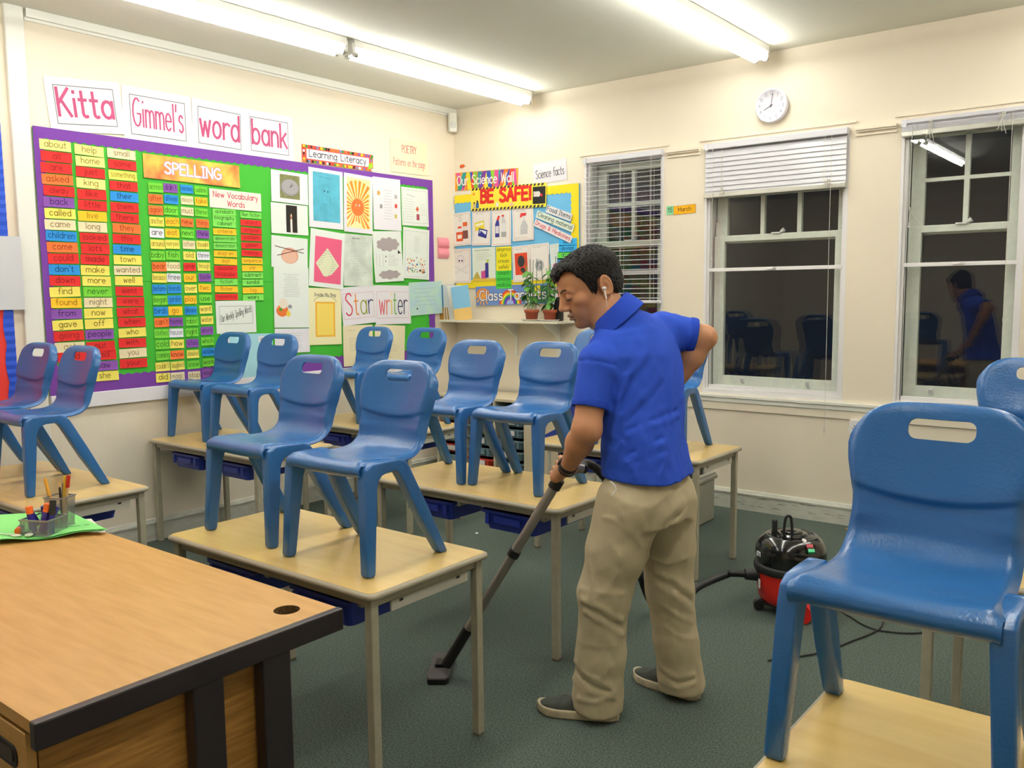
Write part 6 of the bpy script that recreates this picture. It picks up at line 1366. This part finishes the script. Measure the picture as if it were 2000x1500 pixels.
TV = [([(1138,1184),(1170,1198),(1215,1226)], .007, -.007), ([(1122,1306),(1150,1336),(1190,1352)], .007, -.006), ([(1282,1131),(1315,1146),(1352,1176)], .007, -.007), ([(1290,1313),(1320,1334),(1354,1328)], .006, -.006), ([(1345,985),(1310,1022),(1270,1082)], .007, -.006)]
hemL, hemR = anL+N3((.0,.005,-.045)), anR+N3((.0,.0,-.045))
def trous_base(P_):
    d = stack(P_, tn)
    d = sm(d, chain(P_, [hipL, hipL*.5+knL*.5, knL, knL*.45+hemL*.55, hemL], [.118, .104, .090, .084, .092], .03), .035)
    d2 = chain(P_, [hipR, hipR*.5+knR*.5, knR, knR*.45+hemR*.55, hemR], [.112, .098, .087, .080, .088], .03); d = sm(d, d2, .03)
    return d
TFO = polyf(trous_base, TR+TV)
def trous(P_):
    d = apply_folds(P_, trous_base(P_), TFO)+.0030*wob(P_, 30, 2)+.0018*wob(P_, 62, 5)
    # outer seam of the near leg
    d = d-.0022*np.exp(-(seg(P_, T3(at(1192,960,2.88)), T3(at(1165,1170,2.93)))/.003)**2)-.0022*np.exp(-(seg(P_, T3(at(1165,1170,2.93)), T3(at(1150,1340,2.97)))/.003)**2)
    d = smx(d, P_[..., 2]-(sn[1][0][2]+.05), .01); d = smx(d, .034+.006*np.sin(P_[..., 0]*14)-P_[..., 2]-(P_[..., 0]-3.45)*.05, .004)
    for h, k in ((hemL, knL), (hemR, knR)): d = smx(d, -np.maximum(cone(P_, h+N3((0,0,-.05)), h*.6+k*.4, .074, .066), P_[..., 2]-.075), .003)
    # pocket slit
    d = smx(d, -(seg(P_, T3(at(1193,942,2.89)), T3(at(1196,962,2.89)))-.005), .003)
    return d
pts = [hipL, hipR, knL, knR, anL, anR]; lo = np.min(pts, 0)-.15; lo[2] = .01; hi = np.max(pts, 0)+.17
pv = surfnet(trous, lo, hi, .0062); tr_ = nmesh('trousers', [pv], [KHA], person, smooth_it=1)
b = MB(); c = [at(1192,940,2.875), at(1200,948,2.868), at(1203,958,2.868), at(1194,968,2.872)]; b.tube(catmull(c, 5), .0022, WHITE, 6); b.build('pocket_cord', tr_)
# ----- hair -----
HX = [-.12, -.105, -.09, -.06, -.048, -.046, -.03, -.012, -.006, .004, .016, .024, .034, .046, .058, .07, .085, .12]
HZ = [-.045, -.050, -.052, -.045, -.02, .0, .026, .026, .0, -.024, -.026, .012, .040, .050, .068, .078, .074, .066]
def hair(P_):
    q = loc(P_); d = ell(q, (-.012, 0, .035), (.104, .080, .089)); d = sm(d, ell(q, (.052, 0, .052), (.052, .066, .052)), .02); d = sm(d, ell(q, (-.05, 0, -.005), (.062, .070, .055)), .02)
    thick = .006+.012*np.clip((q[..., 2]-.02)/.07, 0, 1)+.004*np.clip((-.0-q[..., 0])/.05, 0, 1)
    d = d-thick+.006; d = sm(d, cone(q, (.075, -.035, .094), (.072, .045, .096), .014, .015), .018); d = sm(d, cone(q, (.088, .03, .088), (.105, .018, .084), .010, .006), .01); d = sm(d, cone(q, (.09, -.02, .09), (.106, -.01, .088), .010, .006), .01)
    n = .0022*np.sin(q[..., 0]*420+6*np.sin(q[..., 1]*60))*np.sin(q[..., 1]*380+5*np.sin(q[..., 2]*70))+.0014*np.sin(q[..., 2]*700+q[..., 0]*300+4*np.sin(q[..., 1]*120))
    hl = np.interp(q[..., 0], HX, HZ)+.003*np.sin(q[..., 1]*260)+.002*np.sin(q[..., 0]*500)
    front = np.clip((q[..., 0]-.03)/.03, 0, 1); hl = hl+front*(-.012*np.cos(np.clip(np.abs(q[..., 1])/.05, 0, 1)*PI)+.0)*1.0
    return smx(d+n, (hl-q[..., 2]), .004)
def hair_bounds(): return head0-N3((.19,.19,.15)), head0+N3((.19,.19,.17))
lo, hi = hair_bounds(); xv = surfnet(hair, lo, hi, .0026); nmesh('hair', [xv], [HAIR], person)
# eyebrows, lashes
for sgn in (1, -1):
    b = MB(); c = [tuple(hw(x, sgn*y, z)) for x, y, z in ((.1045, .012, .020), (.1005, .026, .0275), (.090, .041, .0265), (.079, .050, .020))]; b.tube(catmull(c, 5), [.0022]*6+[.0026]*6+[.002]*3+[.001], HAIR, 8); b.build('eyebrow', person)
    b = MB(); c = [tuple(hw(x, sgn*y, z)) for x, y, z in ((.0905, .019, -.0065), (.0965, .028, -.0085), (.0935, .038, -.0080), (.0855, .0455, -.004))]; b.tube(catmull(c, 5), [.0010]*4+[.0019]*8+[.0012]*4, mat('lash_dark', '#1c1412', .6), 6); b.build('eyelashes', person)
# earphone and its wire (near ear)
b = MB(); EW = mat('earphone_white', '#f2f0ee', .3); p0 = hw(-.018, .092, -.010); b.lathe([(0, -.007), (.0065, -.004), (.008, 0), (.0065, .005), (0, .007)], EW, c=tuple(p0), n=16); st = hw(-.012, .095, -.044); b.tube([tuple(p0), tuple(p0*.6+st*.4), tuple(st)], [.0042, .0030, .0026], EW, 10); eo = b.build('earphone', person)
b = MB(); b.tube(catmull([tuple(st), tuple(hw(-.008,.092,-.062)), tuple(hw(-.004,.086,-.085)), tuple(cc+fw_*.03-sd_*.0+nup*-.0+(l_ and N3(tuple(l_)))*.085)], 5), .0013, EW, 6); b.build('earphone_wire', person)
# wrist watch and bracelet on the near wrist
fa = (wrL-elL)/np.linalg.norm(wrL-elL); mq = Vector((0,0,1)).rotation_difference(Vector(tuple(fa))).to_matrix().to_4x4()
DKM = mat('watch_strap', '#221c1c', .4); c_ = wrL-fa*.004
b = MB(); b.lathe([(.0295, -.009), (.0325, -.008), (.0325, .008), (.0295, .009)], DKM, c=tuple(c_), n=30, mtx=mq); wo = b.build('watch_strap', person)
b = MB(); wd2 = -N3(tuple(RT))*.6+N3((0,0,.5)); wd2 -= fa*float(wd2@fa); wd2 /= np.linalg.norm(wd2); m2 = Vector((0,0,1)).rotation_difference(Vector(tuple(wd2))).to_matrix().to_4x4(); b.lathe([(0, 0), (.016, 0), (.0165, .006), (.014, .0085), (0, .0088)], mat('watch_metal', '#55524f', .3, metal=.8), c=tuple(c_+wd2*.030), n=24, mtx=m2); b.build('watch_case', wo)
b = MB(); b.lathe([(.030, -.004), (.0325, -.002), (.0325, .003), (.030, .004)], mat('bracelet', '#2a1f2a', .5), c=tuple(wrL+fa*.016), n=26, mtx=mq); b.build('bracelet', person)
# ----- shoes -----
CANV = mat('grey_green_canvas', '#4b4f48', .85, noise=.2, nscale=40, bump=.3, bscale=500); RUB = mat('rubber_sole', '#c9bd9f', .6, noise=.25, nscale=30); LACE = mat('lace_brown', '#7a4a28', .7)
def shoe(heel, toe, label, lc):
    heel, toe = N3(heel), N3(toe); d_ = toe-heel; L_ = float(np.linalg.norm(d_)); d_ /= L_; s_ = N3((-d_[1], d_[0], 0)); M_ = np.stack([d_, s_, N3((0,0,1))], 1)
    def lo_(P_): return (P_-heel)@M_
    def outl(q, g):   # footprint distance
        x = q[..., 0]/L_; w = np.interp(x, [-.05, 0, .08, .3, .5, .72, .88, .97, 1.02], [.001, .016, .031, .035, .040, .047, .041, .022, .001])+g; c0 = np.interp(x, [0, .5, 1], [0, .002, -.006]); return np.maximum(np.abs(q[..., 1]-c0)-w, np.maximum(-q[..., 0]-g, q[..., 0]-L_-g))
    def sole(P_): q = lo_(P_); sp = .014*np.clip((q[..., 0]/L_-.8)/.2, 0, 1)**2; return smx(outl(q, .002), np.abs(q[..., 2]-.017-sp*.6)-.017, .008)
    def upper(P_):
        q = lo_(P_); x = q[..., 0]/L_; H_ = np.interp(x, [0, .08, .25, .42, .58, .75, .9, 1.0], [.075, .088, .088, .092, .074, .056, .046, .034]); k = ((np.abs(q[..., 1])/(np.interp(x, [0, .08, .3, .5, .72, .9, 1.0], [.016, .030, .034, .039, .045, .037, .014])))**2.4+(np.maximum(q[..., 2]-.02, 0)/(H_-.02))**2.4)**(1/2.4)
        d = (k-1)*.035; d = smx(d, outl(q, -.001), .006); d = smx(d, .020-q[..., 2], .003); r2 = np.sqrt(((x-.80)/.17)**2+(q[..., 1]/.030)**2); d = d-.0025*np.exp(-((r2-1)/.10)**2)
        return d
    pm = [heel, toe]; lo2, hi2 = np.min(pm, 0)-.06, np.max(pm, 0)+.06; lo2[2] = -.01; hi2[2] = .13
    e = nmesh('shoe', [surfnet(upper, lo2, hi2, .004)], [CANV], person); e['label'] = label
    nmesh('sole', [surfnet(sole, lo2, hi2, .0035)], [RUB], e)
    b = MB(); b.box(0,0,0,0,0,0,RUB); b = MB()
    W2 = lambda x, y, z: tuple(heel+M_@N3((x*L_, y, z)))
    for x in (.52, .58, .64): b.tube([W2(x, -.020, .073-(x-.5)*.16), W2(x+.008, 0, .083-(x-.5)*.18), W2(x, .020, .073-(x-.5)*.16)], .0028, lc, 6)
    b.build('laces', e)
    return e
shoe((3.515,-3.105,0), (3.245,-3.225,0), 'grey canvas deck shoe with cream sole, nearer the camera', LACE)
shoe((3.675,-2.80,0), (3.385,-2.775,0), 'grey canvas deck shoe with cream sole, farther foot', mat('lace_dark', '#4a4a40', .7))
